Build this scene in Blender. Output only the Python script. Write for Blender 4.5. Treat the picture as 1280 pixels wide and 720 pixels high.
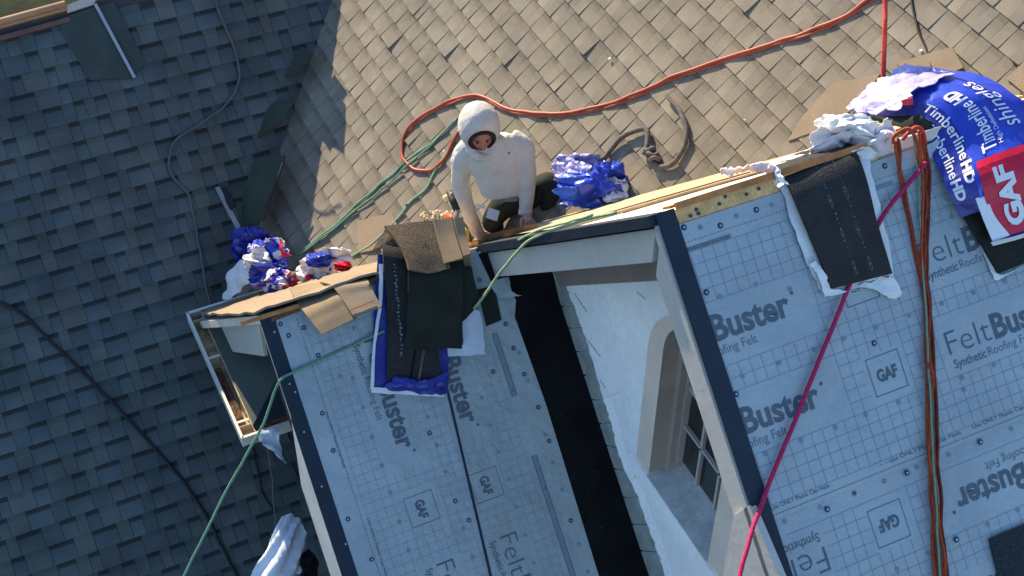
import bpy, bmesh, math, random
from mathutils import Vector, Matrix, noise
random.seed(11)
S = bpy.context.scene
for o in list(bpy.data.objects): bpy.data.objects.remove(o)
COL = S.collection
V = Vector
# ------------------------------------------------------------------ camera
FPX = 1800.0
WX, WY, WZ = V((0.903,-0.294,0.313)), V((-0.429,-0.631,0.646)), V((0.008,-0.718,-0.697))
WX.normalize(); WY = (WY-WX*WX.dot(WY)).normalized(); WZ = WX.cross(WY); WZ = WZ if WZ.y < 0 else -WZ
def ray(px, py):
    c = V(((px-640)/FPX, (py-360)/FPX, 1.0))
    return V((WX.dot(c), WY.dot(c), WZ.dot(c)))
CAM = -ray(840,265)*5.6
rx = V((WX.x,WY.x,WZ.x)); ry = V((WX.y,WY.y,WZ.y)); rz = V((WX.z,WY.z,WZ.z))
cd = bpy.data.cameras.new('camera'); cam = bpy.data.objects.new('camera', cd); COL.objects.link(cam)
cam.matrix_world = Matrix(((rx.x,-ry.x,-rz.x,CAM.x),(rx.y,-ry.y,-rz.y,CAM.y),(rx.z,-ry.z,-rz.z,CAM.z),(0,0,0,1)))
cd.sensor_width = 36; cd.lens = FPX/1280*36; cd.clip_start = 0.05; cd.clip_end = 2000
S.camera = cam
# ------------------------------------------------------------------ light
SUN = V((-0.075,1.0,0.54)).normalized()
w = bpy.data.worlds.new("World"); S.world = w; w.use_nodes = True
nt = w.node_tree; bg = nt.nodes['Background']; sk = nt.nodes.new('ShaderNodeTexSky')
sk.sky_type = 'NISHITA'; sk.sun_disc = False
sk.sun_elevation = math.asin(SUN.z); sk.sun_rotation = math.atan2(SUN.x, SUN.y)
sk.air_density = 1.0; sk.dust_density = 0.2; sk.ozone_density = 4.0
nt.links.new(sk.outputs[0], bg.inputs[0]); bg.inputs[1].default_value = 0.13
sd = bpy.data.lights.new('sun','SUN'); so = bpy.data.objects.new('sun', sd); COL.objects.link(so)
sd.energy = 4.8; sd.angle = math.radians(0.5); sd.color = (1.0,0.82,0.58)
so.rotation_euler = SUN.to_track_quat('Z','Y').to_euler(); so.location = (-3,10,8)
S.view_settings.view_transform = 'Standard'; S.view_settings.look = 'None'
S.view_settings.exposure = 1.18; S.view_settings.gamma = 1.0
S.render.engine = 'CYCLES'
# ------------------------------------------------------------------ planes of the roofs
PIT = math.radians(43.05); c_, s_ = math.cos(PIT), math.sin(PIT)
TB = 0.92
nA = V((0,-s_,c_)); nB = V((0,TB,1)).normalized(); nS = V((-s_,0,c_)); nX = V((1,0,0)); nZ = V((0,0,1)); nY = V((0,1,0))
oS, oD, oA2 = -1.297, -4.27, -2.2
PL = {'A':(nA,0.0),'A2':(nA,oA2),'B':(nB,0.0),'S':(nS,oS),'D':(nA,oD),'Y':(nY,0.0),'Z':(nZ,0.0),'X':(nX,0.0)}
def at(px, py, pl, h=0.0):
    n, o = PL[pl]; d = ray(px, py); t = (o+h-n.dot(CAM))/n.dot(d); return CAM+d*t
def proj(p):
    q = p-CAM; a = WX*q.x+WY*q.y+WZ*q.z
    return (640+FPX*a.x/a.z, 360+FPX*a.y/a.z)
def A_(x, wd, h=0.0): return V((x,-c_*wd,-s_*wd))+nA*h
P2Y = 1.616; P2Z = (oA2+s_*P2Y)/c_
def L_(x, wd, h=0.0): return V((x,P2Y-c_*wd,P2Z-s_*wd))+nA*h
def B_(x, y, h=0.0): return V((x,y,-TB*y))+nB*h
def S_(x, y, h=0.0): return V((x,y,(oS+s_*x)/c_))+nS*h
def D_(x, y, h=0.0): return V((x,y,(oD+s_*y)/c_))+nA*h
# ------------------------------------------------------------------ materials
def mat(name, col, rough=0.8, var=0.15, vs=6.0, fine=0.0, fs=300.0, bump=0.0, bs=60.0, spec=0.3, tint=False, metal=0.0, alpha=1.0, sheen=0, gran=None):
    m = bpy.data.materials.new(name); m.use_nodes = True; n = m.node_tree; L = n.links
    b = n.nodes['Principled BSDF']; b.inputs['Roughness'].default_value = rough
    b.inputs['Specular IOR Level'].default_value = spec; b.inputs['Metallic'].default_value = metal
    g = n.nodes.new('ShaderNodeNewGeometry')
    def nz(scale, det=3):
        t = n.nodes.new('ShaderNodeTexNoise'); t.inputs['Scale'].default_value = scale; t.inputs['Detail'].default_value = det
        L.new(g.outputs['Position'], t.inputs['Vector']); return t
    def mul(a, bsock, lo, hi):
        mr = n.nodes.new('ShaderNodeMapRange'); mr.inputs['From Min'].default_value = 0.3; mr.inputs['From Max'].default_value = 0.7
        mr.inputs['To Min'].default_value = lo; mr.inputs['To Max'].default_value = hi
        L.new(bsock, mr.inputs['Value'])
        mx = n.nodes.new('ShaderNodeVectorMath'); mx.operation = 'SCALE'
        L.new(a, mx.inputs[0]); L.new(mr.outputs[0], mx.inputs['Scale']); return mx.outputs[0]
    rgb = n.nodes.new('ShaderNodeRGB'); rgb.outputs[0].default_value = (*col,1); cur = rgb.outputs[0]
    if tint:
        at_ = n.nodes.new('ShaderNodeAttribute'); at_.attribute_name = 'tint'
        mx = n.nodes.new('ShaderNodeVectorMath'); mx.operation = 'MULTIPLY'
        L.new(cur, mx.inputs[0]); L.new(at_.outputs['Color'], mx.inputs[1]); cur = mx.outputs[0]
    if var: cur = mul(cur, nz(vs,4).outputs['Fac'], 1-var, 1+var)
    if fine: cur = mul(cur, nz(fs,2).outputs['Fac'], 1-fine, 1+fine)
    L.new(cur, b.inputs['Base Color'])
    if bump:
        bp = n.nodes.new('ShaderNodeBump'); bp.inputs['Strength'].default_value = bump; bp.inputs['Distance'].default_value = 0.045 if name in ('off_white_hoodie','grey_synthetic_felt','grey_synthetic_felt_upper') else 0.01
        L.new(nz(bs,5).outputs['Fac'], bp.inputs['Height']); L.new(bp.outputs[0], b.inputs['Normal'])
    if alpha < 1: b.inputs['Alpha'].default_value = alpha
    return m
def mat_cells(name, cols, scale, rough=0.3, bump=0.4, detail=0.35, streak=None):
    """printed plastic film: irregular patches of ink colours"""
    m = bpy.data.materials.new(name); m.use_nodes = True; n = m.node_tree; L = n.links; b = n.nodes['Principled BSDF']
    g = n.nodes.new('ShaderNodeNewGeometry'); t = n.nodes.new('ShaderNodeTexNoise'); t.inputs['Scale'].default_value = scale*1.3
    L.new(g.outputs['Position'], t.inputs['Vector'])
    mm = n.nodes.new('ShaderNodeMix'); mm.data_type = 'VECTOR'; mm.inputs[0].default_value = detail
    L.new(g.outputs['Position'], mm.inputs[4]); L.new(t.outputs['Color'], mm.inputs[5])
    v = n.nodes.new('ShaderNodeTexVoronoi'); v.inputs['Scale'].default_value = scale; L.new(mm.outputs[1], v.inputs['Vector'])
    sp = n.nodes.new('ShaderNodeSeparateColor'); L.new(v.outputs['Color'], sp.inputs[0])
    r = n.nodes.new('ShaderNodeValToRGB'); r.color_ramp.interpolation = 'CONSTANT'
    while len(r.color_ramp.elements) > 1: r.color_ramp.elements.remove(r.color_ramp.elements[0])
    r.color_ramp.elements[0].position = 0; r.color_ramp.elements[0].color = (*cols[0][1],1)
    for p, cc in cols[1:]:
        e = r.color_ramp.elements.new(p); e.color = (*cc,1)
    L.new(sp.outputs[0], r.inputs[0]); L.new(r.outputs[0], b.inputs['Base Color'])
    b.inputs['Roughness'].default_value = rough
    t2 = n.nodes.new('ShaderNodeTexNoise'); t2.inputs['Scale'].default_value = 45; t2.inputs['Detail'].default_value = 4; t2.inputs['Distortion'].default_value = 1.2
    L.new(g.outputs['Position'], t2.inputs['Vector'])
    bp = n.nodes.new('ShaderNodeBump'); bp.inputs['Strength'].default_value = bump; bp.inputs['Distance'].default_value = 0.01
    L.new(t2.outputs['Fac'], bp.inputs['Height']); L.new(bp.outputs[0], b.inputs['Normal'])
    return m
M = {}
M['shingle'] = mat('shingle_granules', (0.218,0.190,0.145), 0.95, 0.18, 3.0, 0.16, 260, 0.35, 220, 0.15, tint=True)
M['shingle_d'] = mat('shingle_granules_shaded', (0.088,0.104,0.104), 0.95, 0.25, 3.0, 0.14, 240, 0.35, 220, 0.15, tint=True)  # same shingles as the sunlit slope, shade put into the darker, bluer colour
M['deck'] = mat('old_felt_deck', (0.055,0.055,0.055), 0.95, 0.2, 5)
M['felt'] = mat('grey_synthetic_felt', (0.350,0.405,0.425), 0.55, 0.10, 2.6, 0.04, 90, 0.9, 6, 0.35)
M['felt2'] = mat('grey_synthetic_felt_upper', (0.335,0.385,0.39), 0.55, 0.08, 2.2, 0.04, 90, 1.0, 6, 0.35)
M['ink'] = mat('grey_blue_ink', (0.095,0.125,0.150), 0.6, 0.12, 30)
M['ink_l'] = mat('pale_grey_ink', (0.195,0.245,0.285), 0.6, 0.1, 30)
M['cap'] = mat('blue_cap_plastic', (0.02,0.05,0.11), 0.4, 0.05)
M['cap_c'] = mat('steel_nail_head', (0.45,0.5,0.55), 0.35, 0.05, metal=0.5)
M['drip'] = mat('dark_navy_membrane', (0.014,0.024,0.040), 0.6, 0.15, 5, 0.1, 150, 0.2, 40)
M['black'] = mat('black_ice_membrane', (0.0045,0.0045,0.0055), 0.8, 0.55, 4, 0.25, 200, 0.35, 160, 0.2)
M['fascia'] = mat('cream_painted_fascia', (0.50,0.475,0.43), 0.6, 0.06, 6, 0.04, 60, 0.15, 25)
M['fascia_w'] = mat('white_painted_fascia', (0.62,0.62,0.59), 0.6, 0.08, 5, 0.05, 60, 0.15, 25)
M['soffit'] = mat('taupe_soffit', (0.27,0.22,0.19), 0.8, 0.08, 7)
M['stucco'] = mat('white_smooth_stucco', (0.88,0.88,0.86), 0.85, 0.06, 3.5, 0.05, 30, 0.25, 30)
M['paper'] = mat('grey_green_building_paper', (0.30,0.33,0.30), 0.85, 0.22, 9, 0.1, 60, 0.3, 30)
M['trim'] = mat('beige_stucco_trim', (0.70,0.58,0.47), 0.85, 0.06, 6, 0.05, 50, 0.4, 40)
M['reveal'] = mat('taupe_reveal', (0.40,0.33,0.28), 0.8, 0.1, 8)
M['wframe'] = mat('tan_window_frame', (0.46,0.41,0.37), 0.5, 0.05, 8)
M['glass'] = mat('dark_window_glass', (0.006,0.009,0.012), 0.08, 0.0, spec=0.9)
M['ply'] = mat('bare_plywood', (0.62,0.53,0.38), 0.8, 0.10, 5, 0.08, 60, 0.2, 40)
M['ply_l'] = mat('sun_bleached_underlay', (0.66,0.60,0.47), 0.85, 0.08, 5, 0.05, 60, 0.3, 18)
M['ply_a'] = mat('stained_plywood_edge', (0.66,0.40,0.17), 0.85, 0.22, 16, 0.15, 80, 0.3, 60)
M['orange_wood'] = mat('orange_stained_wood', (0.50,0.19,0.06), 0.75, 0.25, 14, 0.1, 60)
M['brown'] = mat('wet_brown_wood', (0.13,0.065,0.03), 0.8, 0.3, 14)
M['tan'] = mat('tan_new_shingle', (0.29,0.22,0.135), 0.95, 0.08, 9, 0.28, 300, 0.5, 260, 0.1)
M['tan_p'] = mat('mottled_tan_shingle', (0.29,0.225,0.155), 0.95, 0.08, 9, 0.20, 300, 0.5, 260, 0.1)
M['tan_d'] = mat('mottled_brown_shingle', (0.15,0.115,0.075), 0.95, 0.10, 9, 0.55, 130, 0.6, 200, 0.1)
M['back'] = mat('black_shingle_back', (0.030,0.029,0.028), 0.85, 0.22, 9, 0.25, 160, 0.4, 120, 0.25)
M['back_g'] = mat('green_black_felt', (0.022,0.026,0.020), 0.9, 0.2, 9, 0.2, 160, 0.35, 90, 0.2)
M['grey_felt'] = mat('grey_green_flashing', (0.045,0.062,0.056), 0.75, 0.15, 6, 0.1, 80, 0.2, 40)
M['mark'] = mat('pale_printed_marks', (0.16,0.17,0.18), 0.8, 0.3, 40)
M['white_film'] = mat('white_plastic_film', (0.74,0.74,0.72), 0.35, 0.06, 12, 0, 300, 0.5, 40, 0.5)
M['torn'] = mat('torn_white_backing', (0.60,0.66,0.74), 0.6, 0.08, 14, 0, 300, 0.3, 40)
M['blue_film'] = mat('blue_plastic_film', (0.022,0.055,0.46), 0.28, 0.18, 7, 0, 300, 0.35, 22, 0.5)
M['violet_film'] = mat('faded_violet_film', (0.36,0.34,0.62), 0.35, 0.25, 22, 0, 300, 0.5, 60, 0.5)
M['navy_film'] = mat('deep_blue_film', (0.02,0.03,0.26), 0.3, 0.3, 14, 0, 300, 0.4, 40, 0.5)
M['red_print'] = mat('red_print', (0.58,0.012,0.045), 0.32, 0.10, 9, 0, 300, 0.3, 30)
M['white_print'] = mat('white_print', (0.78,0.78,0.80), 0.35, 0.03)
M['litter'] = mat_cells('litter_film', [(0,(0.03,0.06,0.50)),(0.42,(0.74,0.73,0.72)),(0.80,(0.62,0.02,0.04)),(0.90,(0.72,0.74,0.78))], 11.0)
M['litter_b'] = mat_cells('bag_film', [(0,(0.05,0.13,0.60)),(0.38,(0.60,0.60,0.78)),(0.62,(0.05,0.12,0.60))], 6.0)
M['metal'] = mat('galvanised_metal', (0.52,0.52,0.50), 0.35, 0.1, 9, metal=0.7)
M['gutter_p'] = mat('white_gutter_paint', (0.60,0.58,0.53), 0.4, 0.08, 9, 0, 300, 0.1, 30)
M['gutter_in'] = mat('golden_gutter_lining', (0.42,0.31,0.17), 0.7, 0.35, 18, 0.2, 70, 0.4, 60)  # mottled golden brown inside of the trough
M['muck'] = mat('brown_leaf_muck', (0.10,0.055,0.03), 0.9, 0.5, 40, 0.3, 120, 0.9, 70)
M['hose'] = mat('red_air_hose', (0.36,0.075,0.040), 0.45, 0.12, 20, 0, 300)
M['hose_b'] = mat('bright_red_rope', (0.62,0.06,0.04), 0.6, 0.2, 40, 0.3, 350, 0.5, 300)
M['orange_rope'] = mat('orange_brown_rope', (0.33,0.062,0.028), 0.8, 0.35, 90, 0.35, 350, 0.8, 300)
M['brown_rope'] = mat('dark_red_brown_rope', (0.22,0.040,0.022), 0.85, 0.35, 90, 0.35, 350, 0.8, 300)
M['orange_l'] = mat('orange_rope_bright', (0.55,0.085,0.025), 0.7, 0.2, 50, 0.2, 350, 0.8, 300)
M['magenta_rope'] = mat('magenta_rope', (0.50,0.018,0.10), 0.7, 0.2, 60, 0.2, 350, 0.6, 300)
M['green_rope'] = mat('pale_green_rope', (0.30,0.44,0.25), 0.7, 0.2, 60, 0.2, 350, 0.6, 300)
M['green_d'] = mat('mint_green_line', (0.17,0.33,0.22), 0.7, 0.15, 60, 0.2, 350, 0.5, 300)
M['grey_rope'] = mat('worn_grey_rope', (0.15,0.13,0.115), 0.9, 0.3, 60, 0.35, 250, 1.0, 200)
M['cable'] = mat('black_cable', (0.018,0.018,0.020), 0.6, 0.1)
M['cable_g'] = mat('grey_cable', (0.10,0.11,0.12), 0.6, 0.1)
M['hoodie'] = mat('off_white_hoodie', (0.50,0.475,0.43), 0.95, 0.08, 14, 0.05, 200, 0.35, 15, 0.1)
M['skin'] = mat('tanned_skin', (0.36,0.15,0.10), 0.6, 0.1, 20)
M['skin_l'] = mat('pale_skin', (0.50,0.29,0.23), 0.6, 0.1, 20)
M['trouser'] = mat('dark_olive_trousers', (0.018,0.022,0.019), 0.9, 0.2, 10, 0.1, 200, 0.5, 25)
M['boot'] = mat('dark_brown_boot', (0.035,0.022,0.018), 0.7, 0.2, 10)
M['hair'] = mat('dark_hood_lining', (0.02,0.018,0.025), 0.9, 0.1)
M['pad'] = mat('orange_knee_pad_trim', (0.42,0.07,0.03), 0.5, 0.1)
M['leather'] = mat('grey_tool_pouch', (0.20,0.20,0.20), 0.8, 0.2, 25)
M['copper'] = mat('copper_ridge_metal', (0.62,0.36,0.20), 0.4, 0.1, 9, metal=0.35)
M['brown_roof'] = mat('brown_metal_trim', (0.16,0.085,0.06), 0.6, 0.2, 10)
M['grass'] = mat('green_lawn', (0.006,0.013,0.002), 1.0, 0.6, 1.1, 0.35, 9, 0.8, 12)
M['wall_out'] = mat('house_wall_stucco', (0.50,0.50,0.47), 0.9, 0.08, 4, 0.05, 50, 0.4, 25)
M['flash'] = mat('dark_green_flashing', (0.040,0.052,0.036), 0.85, 0.15, 7, 0.1, 120, 0.2, 60)
M['cable_m'] = mat('dull_metal', (0.28,0.27,0.26), 0.5, 0.1)
M['yellow'] = mat('yellow_tool_plastic', (0.62,0.42,0.06), 0.5, 0.1)
M['sealant'] = mat('crumbly_granule_debris', (0.60,0.47,0.28), 0.95, 0.2, 40, 0.2, 200)
# ------------------------------------------------------------------ object helpers
def empty(name, loc, label=None, cat=None, group=None):
    o = bpy.data.objects.new(name, None); COL.objects.link(o); o.location = loc; o.empty_display_size = 0.1
    group = group or GROUPS.get(name)
    if label: o['label'] = label
    if cat: o['category'] = cat
    if group: o['group'] = group
    return o
def link(name, me, parent=None, label=None, cat=None, group=None, kind=None, loc=None):
    o = bpy.data.objects.new(name, me); COL.objects.link(o)
    if loc is not None: o.location = loc
    if parent is not None:
        o.parent = parent
        # vertices are in world space: undo the offset of an Empty parent; a mesh parent already sits at the origin
        if parent.type == 'EMPTY': o.matrix_parent_inverse = Matrix.Translation(-V(parent.location))
    if label: o['label'] = label
    if cat: o['category'] = cat
    group = group or (GROUPS.get(name) if cat else None)
    if group: o['group'] = group
    if kind: o['kind'] = kind
    return o
def mesh(name, vs, fs, m, smooth=False):
    me = bpy.data.meshes.new(name); me.from_pydata([tuple(v) for v in vs], [], fs)
    ms = m if isinstance(m, (list,tuple)) else [m]
    for k in ms: me.materials.append(k)
    if smooth:
        for p in me.polygons: p.use_smooth = True
    me.update(); return me
class MB:
    def __init__(s): s.v = []; s.f = []; s.mi = []
    def add(s, vs, fs, mi=0):
        b = len(s.v); s.v += [V(x) for x in vs]; s.f += [tuple(i+b for i in f) for f in fs]; s.mi += [mi]*len(fs); return s
    def prism(s, poly, n, t, mi=0):
        """polygon (3D points) extruded by -n*t"""
        k = len(poly); poly = [V(p) for p in poly]; lo = [p-n*t for p in poly]
        return s.add(poly+lo, [tuple(range(k)), tuple(range(2*k-1,k-1,-1))]+[(i,k+i,k+(i+1)%k,(i+1)%k) for i in range(k)], mi)
    def box(s, p, a, b, c, mi=0):
        p = V(p); a, b, c = V(a), V(b), V(c)
        vs = [p, p+a, p+a+b, p+b, p+c, p+a+c, p+a+b+c, p+b+c]
        return s.add(vs, [(0,3,2,1),(4,5,6,7),(0,1,5,4),(1,2,6,5),(2,3,7,6),(3,0,4,7)], mi)
    def tube(s, pts, r, n=6, mi=0, cap=True):
        pts = [V(p) for p in pts]; rs = r if isinstance(r, (list,tuple)) else [r]*len(pts)
        vs = []; up = V((0.31,0.17,0.93))
        for i, p in enumerate(pts):
            t = (pts[min(i+1,len(pts)-1)]-pts[max(i-1,0)]).normalized()
            a = (up-t*up.dot(t)); a = a.normalized() if a.length > 1e-4 else t.orthogonal().normalized(); b = t.cross(a); up = a
            for k in range(n):
                q = 2*math.pi*k/n; vs.append(p+(a*math.cos(q)+b*math.sin(q))*rs[i])
        fs = [(i*n+k, i*n+(k+1)%n, (i+1)*n+(k+1)%n, (i+1)*n+k) for i in range(len(pts)-1) for k in range(n)]
        if cap: fs += [tuple(range(n-1,-1,-1)), tuple(range((len(pts)-1)*n, len(pts)*n))]
        return s.add(vs, fs, mi)
    def build(s, name, m, parent=None, smooth=False, **kw):
        me = mesh(name, s.v, s.f, m, smooth)
        for p, i in zip(me.polygons, s.mi): p.material_index = i
        return link(name, me, parent, **kw)
def cr(pts, k=6):
    """Catmull-Rom through 3D points"""
    pts = [V(p) for p in pts]; q = [pts[0]*2-pts[1]]+pts+[pts[-1]*2-pts[-2]]; out = []
    for i in range(1, len(q)-2):
        a, b, c, d = q[i-1:i+3]
        for j in range(k):
            t = j/k; out.append(0.5*((2*b)+(c-a)*t+(2*a-5*b+4*c-d)*t*t+(3*b-a-3*c+d)*t**3))
    out.append(pts[-1]); return out
def grid_surf(rows, ku=5, kv=5):
    """rows of 3D points -> smooth interpolated grid"""
    r2 = [cr(r, ku) if len(r) > 2 else [r[0].lerp(r[1], i/ku) for i in range(ku+1)] for r in rows]
    cols = [cr([r[i] for r in r2], kv) if len(rows) > 2 else [r2[0][i].lerp(r2[1][i], j/kv) for j in range(kv+1)] for i in range(len(r2[0]))]
    return [[cols[i][j] for i in range(len(cols))] for j in range(len(cols[0]))]
def drape(name, rows, t, m, parent=None, ku=5, kv=5, amp=0.0, nsc=8.0, ragged=0.0, smooth=True, seed=0, pleat=0.0, **kw):
    """thin bent slab with real thickness following the rows of points"""
    g = grid_surf(rows, ku, kv); R, C = len(g), len(g[0]); nor = [[None]*C for _ in range(R)]
    for i in range(R):
        for j in range(C):
            a = g[min(i+1,R-1)][j]-g[max(i-1,0)][j]; b = g[i][min(j+1,C-1)]-g[i][max(j-1,0)]
            n = a.cross(b); n = n.normalized() if n.length > 1e-9 else V((0,0,1))
            if n.dot(CAM-g[i][j]) < 0: n = -n
            nor[i][j] = n
    top = []
    for i in range(R):
        for j in range(C):
            p = g[i][j]; q = p*nsc+V((seed*3.1,seed*1.7,0)); d = amp*noise.noise(q)+amp*0.5*noise.noise(q*2.7)
            if pleat: d += pleat*(abs(math.fmod(abs(j/(C-1)*2.6+i/(R-1)*1.3+0.3*noise.noise(q*.5)),1.0)-0.5)*2-0.5)+pleat*0.5*abs(noise.noise(q*0.7+V((4,4,4))))
            if ragged and (i in (0,R-1) or j in (0,C-1)):
                k = V((noise.noise(q*6+V((9,0,0))), noise.noise(q*6+V((0,9,0))), noise.noise(q*6+V((0,0,9)))))*ragged
                k -= nor[i][j]*k.dot(nor[i][j]); p = p+k
            top.append(p+nor[i][j]*(d+t))
    bot = [top[i*C+j]-nor[i][j]*t for i in range(R) for j in range(C)]
    N = R*C; fs = []
    for i in range(R-1):
        for j in range(C-1):
            a = i*C+j; fs += [(a,a+1,a+C+1,a+C),(N+a,N+a+C,N+a+C+1,N+a+1)]
    for j in range(C-1): fs += [(j,N+j,N+j+1,j+1), ((R-1)*C+j,(R-1)*C+j+1,N+(R-1)*C+j+1,N+(R-1)*C+j)]
    for i in range(R-1): fs += [(i*C,(i+1)*C,N+(i+1)*C,N+i*C), (i*C+C-1,N+i*C+C-1,N+(i+1)*C+C-1,(i+1)*C+C-1)]
    me = mesh(name, top+bot, fs, m, smooth)
    if smooth:
        bm = bmesh.new(); bm.from_mesh(me); bmesh.ops.recalc_face_normals(bm, faces=bm.faces)
        for e in bm.edges:
            if len(e.link_faces) == 2 and e.calc_face_angle(0) > 0.7: e.smooth = False
        bm.to_mesh(me); bm.free()
    o = link(name, me, parent, **kw); o_surf[o.name] = (g, nor, t)
    return o
o_surf = {}
def film(name, cen, ax, ay, az, m, parent=None, seed=0, sub=4, crease=0.45, folds=16, **kw):
    """crumpled plastic film: a thin sheet with many sharp straight creases, edges curled and torn"""
    rnd = random.Random(seed*13+5); N = 34; cen, ax, ay, az = V(cen), V(ax), V(ay), V(az)
    fl = []
    for i in range(folds):
        an = rnd.uniform(0,math.pi); fl.append((math.cos(an), math.sin(an), rnd.uniform(-0.9,0.9), rnd.uniform(0.25,1.0)*(1 if rnd.random() < .5 else -1)/(1+i*0.16), rnd.uniform(0.12,0.5)))
    vs = []
    for i in range(N+1):
        for j in range(N+1):
            u, v = -1+2*i/N, -1+2*j/N
            e = max(abs(u),abs(v)); k = 1+0.16*noise.noise(V((u*2.3,v*2.3,seed*3.7)))+(0.10*noise.noise(V((u*9,v*9,seed))) if e > 0.93 else 0)
            x, y = u*k*(1-0.18*v*v), v*k*(1-0.18*u*u); z = 0.0; dx = dy = 0.0
            for cx, cy, c0, am, wd in fl:
                t = (x*cx+y*cy-c0); q = max(0, 1-abs(t)/wd)            # tent fold
                z += am*q*0.85; dx -= cx*t*0.45*q; dy -= cy*t*0.45*q
            z += 0.42*(1-e*e)+0.12*noise.noise(V((x*3,y*3,seed*1.3)))
            vs.append(cen+ax*(x+dx)+ay*(y+dy)+az*z)
    fs = []
    for i in range(N):
        for j in range(N):
            a = i*(N+1)+j; q = (a,a+1,a+N+2,a+N+1)
            if (i+j) % 2: fs += [(q[0],q[1],q[2]),(q[0],q[2],q[3])]
            else: fs += [(q[0],q[1],q[3]),(q[1],q[2],q[3])]
    me = mesh(name, vs, fs, m, True)
    bm = bmesh.new(); bm.from_mesh(me)
    for e in bm.edges:
        if len(e.link_faces) == 2 and e.calc_face_angle(0) > 0.45: e.smooth = False
    bm.to_mesh(me); bm.free()
    o = link(name, me, parent, **kw); sm_ = o.modifiers.new('thickness','SOLIDIFY'); sm_.thickness = 0.0025; return o
GROUPS = {'air_hose':'red air hose strands','green_rope':'pale green ropes','orange_rope':'orange ropes hanging over the felt','roof_cable':'cables on the shaded roof','worn_rope':'thick grey rope pieces','plastic_litter':'crumpled film heaps','tan_shingle':'tan shingles folded over the low ridge','valley_flashing':'dark flashing strips on the valley','loose_shingle':'loose shingle scraps','debris_chip':'small pale debris chips'}
def rope(name, pts, r, m, label=None, cat='rope', k=6, n=6, group=None, parent=None, wander=0.010):
    group = group or GROUPS.get(name); pp = cr(pts, k); ph = len(label or '')*1.7
    pp = [p+V((noise.noise(p*9+V((ph,0,0))), noise.noise(p*9+V((0,ph,0))), 0.5*noise.noise(p*9+V((0,0,ph)))))*wander for p in pp]
    o = MB().tube(pp, r, n).build(name, m, parent, smooth=True, label=label, cat=cat if parent is None else None, group=group)
    return o
def text_geo(s, bold=0.0):
    cu = bpy.data.curves.new('lettering','FONT'); cu.body = s; cu.size = 1.0; cu.offset = bold; cu.resolution_u = 3
    o = bpy.data.objects.new('lettering', cu); COL.objects.link(o)
    dg = bpy.context.evaluated_depsgraph_get(); me = bpy.data.meshes.new_from_object(o.evaluated_get(dg))
    vs = [v.co.copy() for v in me.vertices]; fs = [tuple(p.vertices) for p in me.polygons]
    bpy.data.objects.remove(o); bpy.data.curves.remove(cu); bpy.data.meshes.remove(me)
    return vs, fs
def text_fit(s, width, cap, bold=0.0):
    vs, fs = text_geo(s, bold)
    cv, _ = text_geo('H', 0); hh = max(v.y for v in cv)
    x0 = min(v.x for v in vs); x1 = max(v.x for v in vs)
    return [V(((v.x-x0)/(x1-x0)*width, v.y/hh*cap, 0)) for v in vs], fs
def flat_text(mb, s, P, r, u, width, cap, bold=0.0, mi=0, clip=None):
    vs, fs = text_fit(s, width, cap, bold); out = [V(P)+r*v.x+u*v.y for v in vs]
    if clip: fs = [f for f in fs if all(clip(out[i]) for i in f)]
    mb.add(out, fs, mi)
def surf_text(mb, surf, s, u0, v0, du, dv, cap, bold=0.0, lift=0.003, mi=0):
    """lettering bent over a draped surface. (u0,v0) start, text runs along (du,dv) [fractions of the surface]; cap = letter height as a fraction vector"""
    g, nor, t = surf; R, C = len(g), len(g[0]); vs, fs = text_fit(s, 1.0, 1.0, bold)
    # subdivide big faces is not needed: letters are small
    def P(u, v):
        u = min(max(u,0),0.999); v = min(max(v,0),0.999); i = v*(R-1); j = u*(C-1); a, b = int(i), int(j); fi, fj = i-a, j-b
        p = (g[a][b]*(1-fi)*(1-fj)+g[a+1][b]*fi*(1-fj)+g[a][b+1]*(1-fi)*fj+g[a+1][b+1]*fi*fj); return p+nor[a][b]*(t+lift)
    mb.add([P(u0+du*v.x+cap[0]*v.y, v0+dv*v.x+cap[1]*v.y) for v in vs], fs, mi)
# ------------------------------------------------------------------ ground far below
def big_sheet():
    g = 40; vs = []; fs = []
    for i in range(g+1):
        for j in range(g+1):
            x = -300+600*i/g; y = -300+600*j/g; vs.append(V((x,y,-6.5+0.6*noise.noise(V((x,y,0))*0.05))))
    for i in range(g):
        for j in range(g): a = i*(g+1)+j; fs.append((a,a+g+1,a+g+2,a+1))
    return mesh('ground', vs, fs, M['grass'])
link('ground', big_sheet(), label='dark green lawn far below beyond the top left ridge', kind='structure')
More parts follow.
